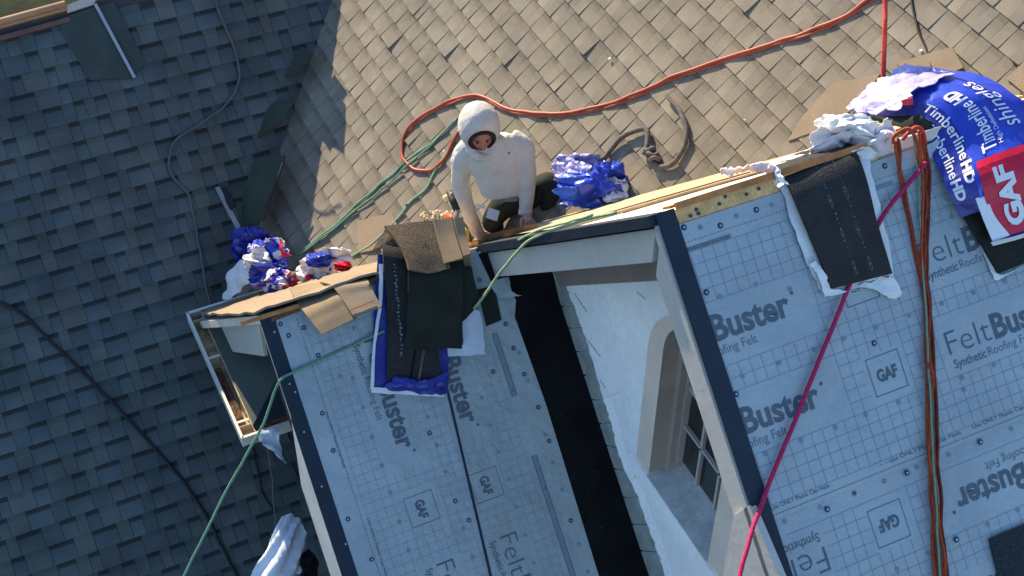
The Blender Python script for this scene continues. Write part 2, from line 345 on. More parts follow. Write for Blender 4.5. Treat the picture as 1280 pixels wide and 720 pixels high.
# ------------------------------------------------------------------ laminated shingles
def tab_mesh(wd, ex, th, kind, tone, m, name='shingle'):
    """one shingle tab: local x along course, y upslope, z out; kind: 0 flat, 1 recessed tooth with the printed dark band at its top"""
    lap = 0.02; g = 0.0012
    ys = [0, ex*0.30, ex*0.62, ex*0.72, ex*0.80, ex+lap]; vs = []; fs = []
    for y in ys:
        z = th*(1-y/(ex+lap))+0.0015
        vs += [V((g,y,z)), V((wd-g,y,z))]
    n = len(vs); vs += [V((g,0,-0.004)), V((wd-g,0,-0.004)), V((g,ex+lap,-0.004)), V((wd-g,ex+lap,-0.004))]
    for i in range(len(ys)-1): fs.append((2*i,2*i+1,2*i+3,2*i+2))
    fs += [(n,n+1,1,0), tuple([n]+[2*i for i in range(len(ys))]+[n+2]), tuple([n+3]+[2*i+1 for i in range(len(ys)-1,-1,-1)]+[n+1])]
    me = mesh(name, vs, fs, m)
    ca = me.color_attributes.new('tint','FLOAT_COLOR','CORNER')
    for p in me.polygons:
        for li in p.loop_indices:
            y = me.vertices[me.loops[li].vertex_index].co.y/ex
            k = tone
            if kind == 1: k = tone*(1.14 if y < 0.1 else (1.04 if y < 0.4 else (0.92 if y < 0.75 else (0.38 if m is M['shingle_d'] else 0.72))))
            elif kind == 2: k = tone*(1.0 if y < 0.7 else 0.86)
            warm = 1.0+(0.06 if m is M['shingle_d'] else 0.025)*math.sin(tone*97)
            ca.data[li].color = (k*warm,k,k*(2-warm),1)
    return me
def shingle_roof(root, frame, ex, a_rng, b_rng, m, wset, keep, seed, maxn, lift):
    rnd = random.Random(seed); cache = {}; items = []
    j = 0; b = b_rng[0]
    while b < b_rng[1]:
        a = a_rng[0]+rnd.random()*0.3; tooth = rnd.random() < 0.5
        while a < a_rng[1]:
            wd = rnd.choice(wset); P = frame(a+wd/2, b+ex/2); q = proj(P)
            if -220 < q[0] < 1500 and -200 < q[1] < 920 and keep(P):
                if tooth: kind, th = 2, rnd.choice((0.0085,0.0095,0.0105))
                else: kind, th = 1, rnd.choice((0.0055,0.0065))
                if lift and rnd.random() < 0.03: th += 0.010
                tone = (rnd.choice((0.90,0.96,1.0,1.05,1.12)) if kind == 2 else rnd.choice((0.88,0.95,1.0,1.08))) if m is M['shingle_d'] else rnd.choice((0.94,0.97,1.0,1.03,1.06))
                inside = -5 < q[0] < 1285 and -5 < q[1] < 725
                items.append((0 if inside else 1, (q[0]-640)**2*0+rnd.random(), a, b, wd, kind, th, tone))
            a += wd; tooth = not tooth
        b += ex; j += 1
    items.sort(key=lambda t: (t[0], t[1]))
    O = frame(0,0); ux = (frame(1,0)-O).normalized(); vy = (frame(0,1)-O).normalized(); n = ux.cross(vy)
    if n.z < 0:
        ux_flip = True
    else: ux_flip = False
    rest = MB(); rest_t = []
    for idx, (_, _, a, b, wd, kind, th, tone) in enumerate(items):
        key = (round(wd,3), kind, round(th,3), tone)
        if key not in cache: cache[key] = tab_mesh(wd, ex, th, kind, tone, m)
        me = cache[key]; P = frame(a+(wd if ux_flip else 0), b)
        X = -ux if ux_flip else ux
        N = X.cross(vy)
        mx = Matrix(((X.x,vy.x,N.x,P.x),(X.y,vy.y,N.y,P.y),(X.z,vy.z,N.z,P.z),(0,0,0,1)))
        if idx < maxn:
            o = bpy.data.objects.new('shingle', me); COL.objects.link(o); o.parent = root; o.matrix_parent_inverse = Matrix.Translation(-V(root.location)); o.matrix_local = mx
            o.matrix_parent_inverse = Matrix.Identity(4); o.matrix_local = Matrix.Translation(-V(root.location)) @ mx
        else:
            rest.add([mx @ v.co for v in me.vertices], [tuple(p.vertices) for p in me.polygons])
            rest_t += [tuple(d.color) for d in me.color_attributes['tint'].data]
    if rest.v:
        o = rest.build('shingle_field', m, root, kind='stuff')
        ca = o.data.color_attributes.new('tint','FLOAT_COLOR','CORNER')
        for i, t in enumerate(rest_t): ca.data[i].color = t
    print('shingles', len(items), 'visible', sum(1 for t in items if t[0] == 0), 'variants', len(cache))
def valley_y(x): return (-(oS+s_*x)/c_)/TB       # B meets S
# --- sunlit slope S
so_root = empty('sunlit_roof', S_(0.6,3.0), 'sunlit tan brown shingle roof slope behind the kneeling worker', 'roof')
frS = lambda a, b: V((b*c_, a, oS/c_+b*s_))
def keepS(P):
    if P.x < -1.08 or (oD+s_*P.y)/c_ > P.z+0.12: return False
    if P.x > -0.95 and P.y < valley_y(P.x)-0.10: return False
    return P.y < 7 and P.y > 0
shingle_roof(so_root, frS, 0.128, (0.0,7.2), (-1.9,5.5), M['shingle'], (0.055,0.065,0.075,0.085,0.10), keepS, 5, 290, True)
MB().prism([S_(-1.06,2.86,-0.006), S_(1.90,-0.10,-0.006), S_(4.4,-0.1,-0.006), S_(4.4,7.2,-0.006), S_(-1.06,7.2,-0.006)], nS, 0.06).build('roof_deck', M['deck'], so_root)
# --- shaded slope D
RY = 4.72
do_root = empty('shaded_roof', D_(-2.0,3.0), 'large shaded blue grey shingle roof slope on the left', 'roof')
frD = lambda a, b: V((a, b*c_, oD/c_+b*s_))
def keepD(P):
    if P.x > -1.05 and ((oS+s_*P.x)/c_ > P.z+0.12 or P.y < 3.0): return False
    return P.y < RY-0.10
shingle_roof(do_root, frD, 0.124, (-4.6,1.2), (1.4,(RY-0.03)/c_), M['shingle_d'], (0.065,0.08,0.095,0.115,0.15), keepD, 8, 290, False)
MB().prism([D_(-6,0.2,-0.006), D_(-1.03,0.2,-0.006), D_(-1.03,3.2,-0.006), D_(0.45,RY,-0.006), D_(-6,RY,-0.006)], nA, 0.06).build('roof_deck', M['deck'], do_root)
# far side of the ridge, ridge metal, flat end strip
rz_ = D_(0,RY).z
MB().prism([V((-6,RY+0.01,rz_-0.01)), V((0.5,RY+0.01,rz_-0.01)), V((0.5,RY+2.2,rz_-2.2)), V((-6,RY+2.2,rz_-2.2))], V((0,0.7,0.7)), 0.05).build('rear_deck', M['deck'], do_root)
p1 = at(84,12.5,'D',0.03); p0 = at(0,35.5,'D',0.03); p0 = p1+(p0-p1)*6.0
for off, r, m, nm in ((0.0,0.022,M['copper'],'ridge_edge'), (0.075,0.014,M['brown_roof'],'ridge_flashing')):
    a, b = p0+V((0,-c_*off,-s_*off)), p1+V((0,-c_*off,-s_*off))
    mb = MB(); mb.box(a-nA*0.03, b-a, V((0,c_,s_))*r*2.2, nA*(0.035 if off == 0 else 0.03)); mb.build(nm, m, do_root)
    if off == 0: MB().tube([a+V((0,0.02,0.03)), b+V((0,0.02,0.03))], 0.026, 10).build('ridge_roll', m, do_root, smooth=True)
q = [at(84,16,'D',0.025), at(118,5,'D',0.025), at(121,-8,'D',0.045), at(84,6,'D',0.045)]
MB().prism(q, nA, 0.03).build('ridge_cap', M['fascia'], do_root)
q = [at(70,25,'D',0.022), at(118,8,'D',0.022), at(165,98,'D',0.022), at(112,100,'D',0.022)]
MB().prism(q, nA, 0.015).build('flat_patch', M['grey_felt'], do_root)
a, b = at(117,6,'D',0.03), at(166,98,'D',0.028)
MB().box(a, b-a, V((0.02,0,0)), nA*0.018).build('metal_edge', M['metal'], do_root)
q = [at(122,8,'D',0.02), at(142,2,'D',0.02), at(182,78,'D',0.02), at(166,96,'D',0.02)]
MB().prism(q, nA, 0.012).build('step_shingle', M['grey_felt'], do_root)
# ------------------------------------------------------------------ the gable house
H = empty('gable_house', V((0.8,0,-3.0)), 'white stucco gable house part with underlayment covered roofs and dark edges', 'house')
RX = -0.07                                   # rake edge x (right gable)
LXR = -1.32                                  # rake edge x (left gable)
# decks
MB().prism([A_(RX,0.0,-0.006), A_(4.2,0.0,-0.006), A_(4.2,4.0,-0.006), A_(RX,4.0,-0.006)], nA, 0.05).build('front_roof_deck', M['ply'], H)
MB().prism([L_(LXR,0.0,-0.006), L_(0.30,0.0,-0.006), L_(0.30,3.6,-0.006), L_(LXR,3.6,-0.006)], nA, 0.05).build('lower_roof_deck', M['ply'], H)
EY = 2.95
bpoly = [(RX,0.0),(4.2,0.0)] + [(4.2,-0.01)]
xs0 = (c_*0 - oS)/s_
bp = [B_(RX,0.0), B_(1.90,0.0), B_(-1.02,EY), B_(-1.42,EY), B_(LXR,P2Y+0.01), B_(RX,P2Y+0.01)]
MB().prism(bp, nB, 0.045).build('rear_roof_deck', M['ply_l'], H)
# tan band of old roofing along the valley and cream underlay near the ridge
def vB(x, dy, h): return B_(x, valley_y(x)+dy, h)
xs = [i*0.1 for i in range(0,19)]
mb = MB(); up = [vB(x,0.05+0.015*noise.noise(V((x*9,0,0))),0.030) for x in xs]; lo = [B_(x, valley_y(x)*0.46-0.0+0.02*noise.noise(V((x*7,3,0))), 0.014) for x in xs]
n = len(xs); mb.add(up+lo+[p-nB*0.02 for p in up]+[p-nB*0.012 for p in lo], [(i,n+i,n+i+1,i+1) for i in range(n-1)]+[(i,i+1,2*n+i+1,2*n+i) for i in range(n-1)]+[(n+i,3*n+i,3*n+i+1,n+i+1) for i in range(n-1)])
mb.build('valley_strip', mat('valley_strip_mat', (0.40,0.32,0.20), 0.9, 0.15, 10, 0.2, 160, 0.4, 60), H)
mb = MB(); rnd = random.Random(2)
for i in range(150):
    x = rnd.uniform(0.05,1.75); p = vB(x, 0.06+rnd.uniform(-0.03,0.035), 0.03); r = rnd.uniform(0.003,0.010)
    mb.box(p, V((r*rnd.uniform(.6,1.8),r*.3,0)), V((0,r,-r*.5)), V((0,0,r)))
mb.build('debris_crumbs', M['sealant'], H, kind='stuff')
# thin seam lines / lifted underlay edge on the rear slope
for f0, hh in ((0.47,0.020),(0.30,0.016)):
    pts = [B_(x, valley_y(x)*f0+0.012*noise.noise(V((x*5,f0*9,0))), hh) for x in [i*0.12 for i in range(1,15)]]
    MB().tube(pts, 0.0035, 5).build('underlay_seam', M['brown'], H)
# rake edges: dark drip strip on the slopes, fascia, soffit
MB().prism([A_(RX-0.004,-0.012,0.019), A_(0.004,-0.012,0.019), A_(0.004,3.9,0.019), A_(RX-0.004,3.9,0.019)], nA, 0.012).build('drip_edge', M['drip'], H)
MB().prism([L_(LXR-0.004,0.0,0.010), L_(-1.244,0.0,0.010), L_(-1.244,3.6,0.010), L_(LXR-0.004,3.6,0.010)], nA, 0.012).build('drip_edge', M['drip'], H)
mb = MB(); a, b = B_(RX-0.006,0.0,0.012), B_(RX-0.006,2.0,0.012)
mb.box(a-nB*0.045-V((0.030,0,0)), b-a, V((0.08,0,0)), nB*0.045); mb.build('rear_drip_edge', M['drip'], H)
def rake_board(name, fn, x, w0, w1, hgt, t, m, drop=0.0):
    a, b = fn(x,w0,-0.004), fn(x,w1,-0.004); d = V((0,0,-1))
    return MB().box(a+d*drop, b-a, V((t,0,0)), d*(hgt-drop)).build(name, m, H)
rake_board('fascia', A_, RX, 0.06, 3.8, 0.235, 0.03, M['fascia'])
rake_board('rear_fascia', lambda x, w, h: B_(x, w, h), RX, 0.0, 1.93, 0.235, 0.03, M['fascia'], 0.02)
rake_board('lower_fascia', L_, LXR, 0.50, 3.4, 0.60, 0.03, M['fascia_w'])
rake_board('dark_rake_board', L_, LXR+0.012, 0.0, 0.50, 0.30, 0.02, M['drip'])
# cap edge mouldings along the fascia boards
rake_board('fascia_moulding', A_, RX-0.012, 0.02, 3.8, 0.05, 0.012, M['fascia'])
# soffits
MB().prism([A_(RX+0.03,0.0,-0.16), A_(0.26,0.0,-0.16), A_(0.26,3.8,-0.16), A_(RX+0.03,3.8,-0.16)], nA, 0.01).build('soffit', M['soffit'], H)
MB().prism([B_(RX+0.03,0.0,-0.155), B_(0.26,0.0,-0.155), B_(0.26,1.93,-0.155), B_(RX+0.03,1.93,-0.155)], nB, 0.01).build('soffit', M['soffit'], H)
# gable wall at x = XW with the arched recessed window
XW = 0.25
OP = (0.29,-2.07,-1.15); OT = (0.42,-2.26,-1.25)    # half width, bottom, arch centre height : opening and outer trim
def arch(hw, zb, zc, n=14):
    pts = [(hw,zb),(hw,zc)]+[(hw*math.cos(math.pi*i/n), zc+hw*math.sin(math.pi*i/n)) for i in range(1,n)]+[(-hw,zc),(-hw,zb)]
    return pts
ao = arch(*OP); at_ = arch(*OT)
def ring(mb, inner, outer, x, mi=0):
    k = len(inner); vs = [V((x,y,z)) for y, z in outer]+[V((x,y,z)) for y, z in inner]
    mb.add(vs, [(i,i+1,k+i+1,k+i) for i in range(k-1)], mi)
# wall face: strip mesh between outer trim outline and wall outline
wt = lambda y: (-(s_/c_)*abs(y) if y < 0 else -TB*y)-0.19
def wall_low(y): return P2Z+(y-P2Y)*s_/c_-0.02
mb = MB(); N = 60
ys = [-2.6+i*(2.6+2.05)/N for i in range(N+1)]
def tri_top(y, hw, zc): return zc+math.sqrt(max(hw*hw-y*y,0))
for i in range(N):
    y0, y1 = ys[i], ys[i+1]
    def seg(za0, za1, zb0, zb1):
        mb.add([(XW,y0,za0),(XW,y1,za1),(XW,y1,zb1),(XW,y0,zb0)], [(0,1,2,3)])
    inside = abs((y0+y1)/2) < OT[0]
    if inside:
        t0 = tri_top(min(max(y0,-OT[0]),OT[0]), OT[0], OT[2])-0.005; t1 = tri_top(min(max(y1,-OT[0]),OT[0]), OT[0], OT[2])-0.005
        if wt(y0) > t0: seg(wt(y0), wt(y1), t0, t1)
        seg(OT[1]+0.005, OT[1]+0.005, min(wall_low(y0),OT[1])-0.3, min(wall_low(y1),OT[1])-0.3)
    else: seg(wt(y0), wt(y1), wall_low(y0)-0.3, wall_low(y1)-0.3)
wall = mb.build('stucco_wall', M['stucco'], H)
mb = MB(); ring(mb, ao, at_, XW-0.016)
k = len(at_)
mb.add([V((XW-0.016,y,z)) for y, z in at_]+[V((XW+0.01,y,z)) for y, z in at_], [(i,i+1,k+i+1,k+i) for i in range(k-1)])
mb.build('window_trim', M['trim'], H)
mb = MB(); GX = 0.40
mb.add([V((XW-0.016,y,z)) for y, z in ao]+[V((GX+0.02,y,z)) for y, z in ao], [(i,i+1,k+i+1,k+i) for i in range(k-1)])
mb.build('window_reveal', M['reveal'], H)
# projecting sill / ledge under the window
mb = MB(); mb.box((XW-0.03,-0.46,-2.20),(0.20,0,0),(0,0.92,0),(0,0,0.115)); mb.build('window_ledge', M['stucco'], H)
mb = MB(); mb.prism([V((XW-0.028,-0.29,-2.078)), V((XW-0.028,0.29,-2.078)), V((GX+0.02,0.29,-2.055)), V((GX+0.02,-0.29,-2.055))], V((0,0,1)), 0.012); mb.build('window_sill', mat('grey_sill', (0.50,0.52,0.49), 0.8, 0.15, 12, 0.1, 60), H)
win = MB()
af = arch(0.29,-2.06,-1.15); ai = arch(0.245,-2.005,-1.15)
ring(win, ai, af, GX-0.035)
win.add([V((GX-0.035,y,z)) for y, z in ai]+[V((GX+0.01,y,z)) for y, z in ai], [(i,i+1,k+i+1,k+i) for i in range(k-1)])
win = win.build('window', M['wframe'], H)
mb = MB(); a1_ = arch(0.255,-2.07,-1.15); ring(mb, a1_, ao, 0.325); mb.add([V((0.325,y,z)) for y, z in a1_]+[V((GX,y,z)) for y, z in a1_], [(i,i+1,k+i+1,k+i) for i in range(k-1)])
mb.build('window_moulding', M['reveal'], H)
MB().prism([at(690,338,'X',XW-0.03), at(836,320,'X',XW-0.03), at(836,350,'X',XW-0.03), at(700,358,'X',XW-0.03)], V((-1,0,0)), 0.03).build('frieze_board', M['soffit'], H)
def wbar(y0, z0, y1, z1, wd=0.016, dp=0.02, m=None):
    a, b = V((GX-0.022,y0,z0)), V((GX-0.022,y1,z1)); t = (b-a).normalized(); sdir = t.cross(V((1,0,0))).normalized()
    return MB().box(a-sdir*wd/2, b-a, sdir*wd, V((dp,0,0))).build('muntin', M['wframe'], win)
for zz in (-1.73,-1.45,-1.17): wbar(-0.245,zz,0.245,zz, 0.016 if zz != -1.45 else 0.034)
for yy in (0.085,-0.085): wbar(yy,-2.005,yy,-0.93)
zrows = [-2.005,-1.73,-1.45,-1.17,-0.93]; ycols = [-0.245,-0.085,0.085,0.245]
for i in range(4):
    for j in range(3):
        MB().prism([V((GX,ycols[j],zrows[i])), V((GX,ycols[j+1],zrows[i])), V((GX,ycols[j+1],zrows[i+1])), V((GX,ycols[j],zrows[i+1]))], V((-1,0,0)), 0.004).build('pane', M['glass'], win)
# cornice return board low on the gable end
mb = MB(); mb.prism([at(917,645,'X',RX-0.012), at(903,720,'X',RX-0.012), at(900,760,'X',RX-0.012), at(990,760,'X',RX-0.012), at(965,700,'X',RX-0.012), at(936,632,'X',RX-0.012)], V((-1,0,0)), 0.03); mb.build('cornice_return', M['fascia'], H)
# exposed paper strip at the wall foot, in separate torn pieces, stucco edge ragged above it
rnd = random.Random(4)
edge = [(693,348,706,352),(701,383,716,380),(710,410,727,408),(719,440,736,436),(728,470,744,464),(737,500,754,498),(746,530,763,527),(755,556,771,560),(764,585,781,588),(776,622,797,620),(789,655,809,655),(800,688,822,690),(812,722,832,722),(826,765,846,765)]
for i in range(len(edge)-1):
    a, b = edge[i], edge[i+1]
    q = [at(a[0],a[1]+1,'X',XW-0.012), at(a[2]+3,a[3]+1,'X',XW-0.012), at(b[2]+3,b[3]-0.6,'X',XW-0.012), at(b[0],b[1]-0.6,'X',XW-0.012)]
    MB().prism(q, V((-1,0,0)), 0.02).build('paper_strip', M['paper'], H)
# ragged stucco skin standing 8 mm proud above the strip
mb = MB(); up = []; lo = []
for i in range(len(edge)-1):
    for j in range(6):
        t = j/6; x = edge[i][2]*(1-t)+edge[i+1][2]*t; y = edge[i][3]*(1-t)+edge[i+1][3]*t
        jx = 2.2*noise.noise(V((i*3+t*5,1,0)))+1.5*(rnd.random()-.5)
        lo.append(at(x+jx,y,'X',XW-0.02)); up.append(at(x+(34 if i < 5 else 10),y-(8 if i < 5 else 2),'X',XW-0.0008))
n = len(up); back = [p+V((0.03,0,0)) for p in lo]
mb.add(up+lo+back, [(i,i+1,n+i+1,n+i) for i in range(n-1)]+[(n+i,n+i+1,2*n+i+1,2*n+i) for i in range(n-1)])
mb.build('stucco_edge', M['stucco'], H, smooth=False)
# thin cracks scored in the stucco, each a shallow groove strip
for a, b in (((718,367),(733,390)),((733,424),(750,446)),((750,476),(756,485)),((796,365),(806,374)),((812,675),(826,700))):
    p, q = at(*a,'X',XW-0.0225), at(*b,'X',XW-0.0225); MB().box(p, q-p, V((0,0.0022,0)), V((0.004,0,0))).build('crack', M['paper'], H)
# wall of the left gable end and rear fascia, window side not seen
mb = MB(); XL = -1.02
mb.add([(XL,P2Y,P2Z-0.2),(XL,-1.6,P2Z-0.2-(P2Y+1.6)*s_/c_),(XL,-1.6,-6.4),(XL,EY-0.1,-6.4),(XL,EY-0.1,-TB*(EY-0.1)-0.2)], [(0,1,2,3,4)])
mb.build('lower_gable_wall', M['grey_felt'], H)
for a in ((-1.02,EY-0.12,0.6),):
    MB().add([(-1.02,EY-0.1,-6.4),(0.2,EY-0.1,-6.4),(0.2,EY-0.1,-2.9),(-1.02,EY-0.1,-2.9)], [(0,1,2,3)]).build('rear_wall', M['wall_out'], H)
# pale rear fascia panel of the left gable
q = [at(268,404,'X',LXR), at(329,402,'X',LXR), at(338,435,'X',LXR), at(279,432,'X',LXR)]
mb = MB(); a0 = B_(LXR,P2Y+0.06,-0.03); a1 = B_(LXR,EY-0.02,-0.03)
mb.box(a0, a1-a0, V((0.03,0,0)), V((0,0,-0.26))); mb.build('rear_rake_board', M['fascia'], H)
# cornice return roof inside the gutter ring: two dark planes meeting at a hip
GZ = -2.68; GXo, GXi = -1.475, -1.385; GY0, GY1 = 1.90, 3.02
c0, c1 = V((GXi,GY0+0.06,GZ)), V((GXi,GY1-0.06,GZ)); t0, t1 = V((-1.03,GY0+0.36,GZ+0.30)), V((-1.03,GY1-0.06,GZ+0.30)); e0 = V((-1.03,GY0+0.06,GZ))
t0, t1, t2 = V((-1.03,GY0+0.30,GZ+0.25)), V((-1.03,2.40,GZ+0.25)), V((-1.03,2.93,GZ-0.10))
MB().add([c0,t0,t1,c1,t2], [(0,1,2,3),(3,2,4)]).build('return_roof', M['grey_felt'], H)
MB().prism([c0,e0,t0], V((0,-0.6,0.8)), 0.015).build('return_roof', M['drip'], H)
MB().tube([c0+V((0,0,0.006)), t0+V((0,0,0.006))], 0.008, 5).build('hip_seam', M['drip'], H)
# gutter ring
gut = empty('gutter', V((GXo,GY0,GZ)), None); gut.parent = H; gut.matrix_parent_inverse = Matrix.Translation(-V(H.location))
gutter_root = H
def gutter_run(p, q, inw, parent, nm='gutter_trough'):
    """open trough: outer lip wall, floor, inner wall; inw = inward horizontal unit"""
    p, q = V(p), V(q); d = 0.075; wdt = 0.085; t = 0.006
    mb = MB()
    mb.box(p+V((0,0,-d)), q-p, inw*t, V((0,0,d)))            # outer wall
    mb.box(p+V((0,0,-0.004))-inw*0.002, q-p, inw*0.016, V((0,0,0.009)))  # rolled lip
    mb.build('gutter_face', M['gutter_p'], parent)
    mb = MB(); mb.box(p+V((0,0,-d))+inw*(t+0.001), q-p, inw*(wdt-t), V((0,0,t)))
    mb.box(p+V((0,0,-d+t))+inw*wdt, q-p, inw*t, V((0,0,d-t+0.002)))
    mb.build(nm, M['gutter_in'], parent)
bpy.data.objects.remove(gut)
gutter_run((GXo,GY0,GZ),(GXo,GY1,GZ), V((1,0,0)), H)
gutter_run((GXo+0.006,GY1,GZ),(-0.90,GY1,GZ), V((0,-1,0)), H)
gutter_run((GXo+0.006,GY0,GZ),(-1.16,GY0,GZ), V((0,1,0)), H)
for yy in (2.58,2.02): MB().box((GXo,yy,GZ-0.004),(0.095,0,0),(0,0.016,0),(0,0,0.006)).build('gutter_hanger', M['gutter_p'], H)
mb = MB(); mb.box((GXo+0.02,2.08,GZ-0.052),(0.045,0,0),(0,0.44,0),(0,0,0.02)); mb.build('gutter_muck', M['muck'], H)
mb = MB(); mb.box((GXo+0.012,1.93,GZ-0.055),(0.07,0,0),(0,0.10,0),(0,0,0.012)); mb.build('gutter_silt', M['sealant'], H)
# plywood strip left bare at the ridge of the front slope, stained orange along the top
mb = MB(); pts_t = []; pts_b = []
for i in range(0,19):
    x = 0.012+i*0.052; pts_t.append(A_(x,-0.006,0.016)); pts_b.append(A_(x,0.070 if x < 1.0 else 0.07,0.004))
n = len(pts_t); mb.add(pts_t+pts_b, [(i,n+i,n+i+1,i+1) for i in range(n-1)]); mb.build('bare_plywood_strip', M['ply_a'], H)
mb = MB(); mb.box(A_(0.012,-0.03,0.012), V((0.93,0,0)), V((0,-0.022,-0.016)), nA*0.016); mb.build('orange_ridge_edge', M['orange_wood'], H)
mb = MB(); mb.box(B_(0.0,0.004,0.014), V((0.93,0,0)), V((0,0.05,-0.046)), nB*0.010); mb.build('orange_ridge_edge', M['orange_wood'], H)
rnd = random.Random(9)
for (x, y) in ((906,246),(933,243),(899,255),(863,270),(873,267),(948,236),(870,262)):
    p = at(x,y,'A',0.012); MB().tube([p, p+nA*0.006], 0.007, 8).build('old_nail', M['cap'], H)
mb = MB(); mb.box(A_(1.72,-0.03,0.012), V((1.0,0,0)), V((0,-0.06,-0.05)), nA*0.02); mb.build('orange_ridge_edge', M['orange_wood'], H)
# wood edge seen under the left end of the rear slope (below worker's left hand)
mb = MB(); mb.prism([at(574,307,'X',-0.10), at(597,300,'X',-0.10), at(601,326,'X',-0.10), at(580,330,'X',-0.10)], V((-1,0,0)), 0.05); mb.build('raw_wood_end', M['orange_wood'], H)
# ------------------------------------------------------------------ underlayment sheets with their print
def sheet(name, poly_px, pl, h, m, thick=0.004, label=None):
    fn = [at(x,y,pl,h) for x, y in poly_px]
    return MB().prism(fn, nA, thick).build(name, m, H, label=label)
def poly_sheet(name, pts, m, label=None, thick=0.004): return MB().prism(pts, nA, thick).build(name, m, H, label=label)
e1 = [A_(0.0,0.055,0.012), A_(2.9,0.055,0.012), A_(2.9,1.262,0.012), A_(0.0,1.262,0.012)]
f2 = poly_sheet('underlayment_sheet', [A_(0.0,1.20,0.006), A_(2.9,1.20,0.006), A_(2.9,2.5,0.006), A_(0.0,2.5,0.006)], M['felt'], 'lower felt sheet with upside down lettering')
f1 = poly_sheet('underlayment_sheet', e1, M['felt'], 'upper felt sheet of the right slope')
seam = lambda w_: -0.513-(w_-0.62)*0.088
g1 = poly_sheet('underlayment_sheet', [L_(-1.235,0.012,0.012), L_(-1.250,0.05,0.012), L_(-1.250,2.6,0.012), L_(seam(2.6),2.6,0.012), L_(seam(0.012),0.012,0.012)], M['felt'], 'left felt sheet with lettering reading downward')
pts = [(-0.10,0.012),(-0.02,0.20),(0.00,0.32),(-0.035,0.40),(-0.02,0.9),(-0.035,1.86),(-0.05,2.6)]
g2 = poly_sheet('underlayment_sheet', [L_(seam(2.6)+0.012,2.6,0.018), L_(seam(0.012)+0.012,0.012,0.018)]+[L_(x,w_,0.018) for x, w_ in pts], M['felt2'], 'darker felt sheet beside the black membrane strip')
MB().prism([L_(seam(0.3),0.3,0.0196), L_(seam(0.3)+0.012,0.3,0.0196), L_(seam(2.6)+0.013,2.6,0.0196), L_(seam(2.6)-0.001,2.6,0.0196)], nA, 0.004).build('lap_seam', M['drip'], H)
# print helpers in (x, w) slope coordinates
def grid_print(mb, fn, x0, x1, w0, w1, step, blanks, h, lw=0.0016, clip=None):
    nx = int((x1-x0)/step); nw = int((w1-w0)/step)
    def blank(x, w_): return any(a < x < b and c < w_ < d for a, b, c, d in blanks) or (clip and not clip(x, w_))
    for i in range(nx+1):
        x = x0+i*step
        for j in range(nw):
            w_ = w0+j*step
            if blank(x, w_+step/2): continue
            mb.add([fn(x-lw/2,w_,h), fn(x+lw/2,w_,h), fn(x+lw/2,w_+step,h), fn(x-lw/2,w_+step,h)], [(0,3,2,1)])
    for j in range(nw+1):
        w_ = w0+j*step
        for i in range(nx):
            x = x0+i*step
            if blank(x+step/2, w_): continue
            mb.add([fn(x,w_-lw/2,h), fn(x+step,w_-lw/2,h), fn(x+step,w_+lw/2,h), fn(x,w_+lw/2,h)], [(0,3,2,1)])
def dashes(mb, fn, p, q, h, wd=0.002, dash=0.010, gap=0.008):
    x0, w0 = p; x1, w1 = q; L = math.hypot(x1-x0,w1-w0); n = int(L/(dash+gap)); ux, uw = (x1-x0)/L, (w1-w0)/L
    for i in range(n):
        a = i*(dash+gap); b = a+dash; c = [(x0+ux*t-uw*s2*wd, w0+uw*t+ux*s2*wd) for t, s2 in ((a,-.5),(b,-.5),(b,.5),(a,.5))]
        mb.add([fn(x,w_,h) for x, w_ in c], [(0,1,2,3)])
def word(mb_, fn, x, w_, h, right, up, clip=None):
    par = mb_; mb = MB()
    """FeltBuster with its subtitle; (x,w) start of baseline"""
    P = fn(x,w_,h)
    flat_text(mb, 'Felt', P, right, up, 0.218, 0.098, -0.016, clip=clip)
    flat_text(mb, 'Buster', P+right*0.232, right, up, 0.358, 0.098, 0.030, clip=clip)
    q = P+right*0.006-up*0.058
    flat_text(mb, 'Synthetic', q, right, up, 0.160, 0.036, 0.006, clip=clip)
    flat_text(mb, 'Roofing Felt', q+right*0.172, right, up, 0.232, 0.036, -0.012, clip=clip)
    # registered mark dot
    d = P+right*0.615+up*0.080; k = 8
    mb.add([d+(right*math.cos(2*math.pi*i/k)+up*math.sin(2*math.pi*i/k))*0.008 for i in range(k)], [tuple(range(k))])
    if any(-60 < proj(v)[0] < 1340 and -60 < proj(v)[1] < 780 for v in mb.v): mb.build('printed_word', M['ink'], par)
def logo(mb_, fn, x0, x1, w0, w1, h, right, up, P0):
    par = mb_; mb = MB()
    """square outline with GAF; P0 lower left corner in reading direction"""
    s = 0.157; lw = 0.003
    for a, b, c, d in ((0,0,s,lw),(0,s-lw,s,lw),(0,lw,lw,s-2*lw),(s-lw,lw,lw,s-2*lw)):
        mb.add([P0+right*a+up*b, P0+right*(a+c)+up*b, P0+right*(a+c)+up*(b+d), P0+right*a+up*(b+d)], [(0,1,2,3)])
    flat_text(mb, 'GAF', P0+right*0.030+up*0.054, right, up, 0.098, 0.046, 0.045)
    if any(-60 < proj(v)[0] < 1340 and -60 < proj(v)[1] < 780 for v in mb.v): mb.build('printed_logo', M['ink'], par)
RXv = V((1,0,0)); UPv = V((0,c_,s_))
per = 1.22
def clipx(x0): return lambda p: p.x > x0
H1 = 0.0135; H2 = 0.0075; H3 = 0.0135; H4 = 0.0195
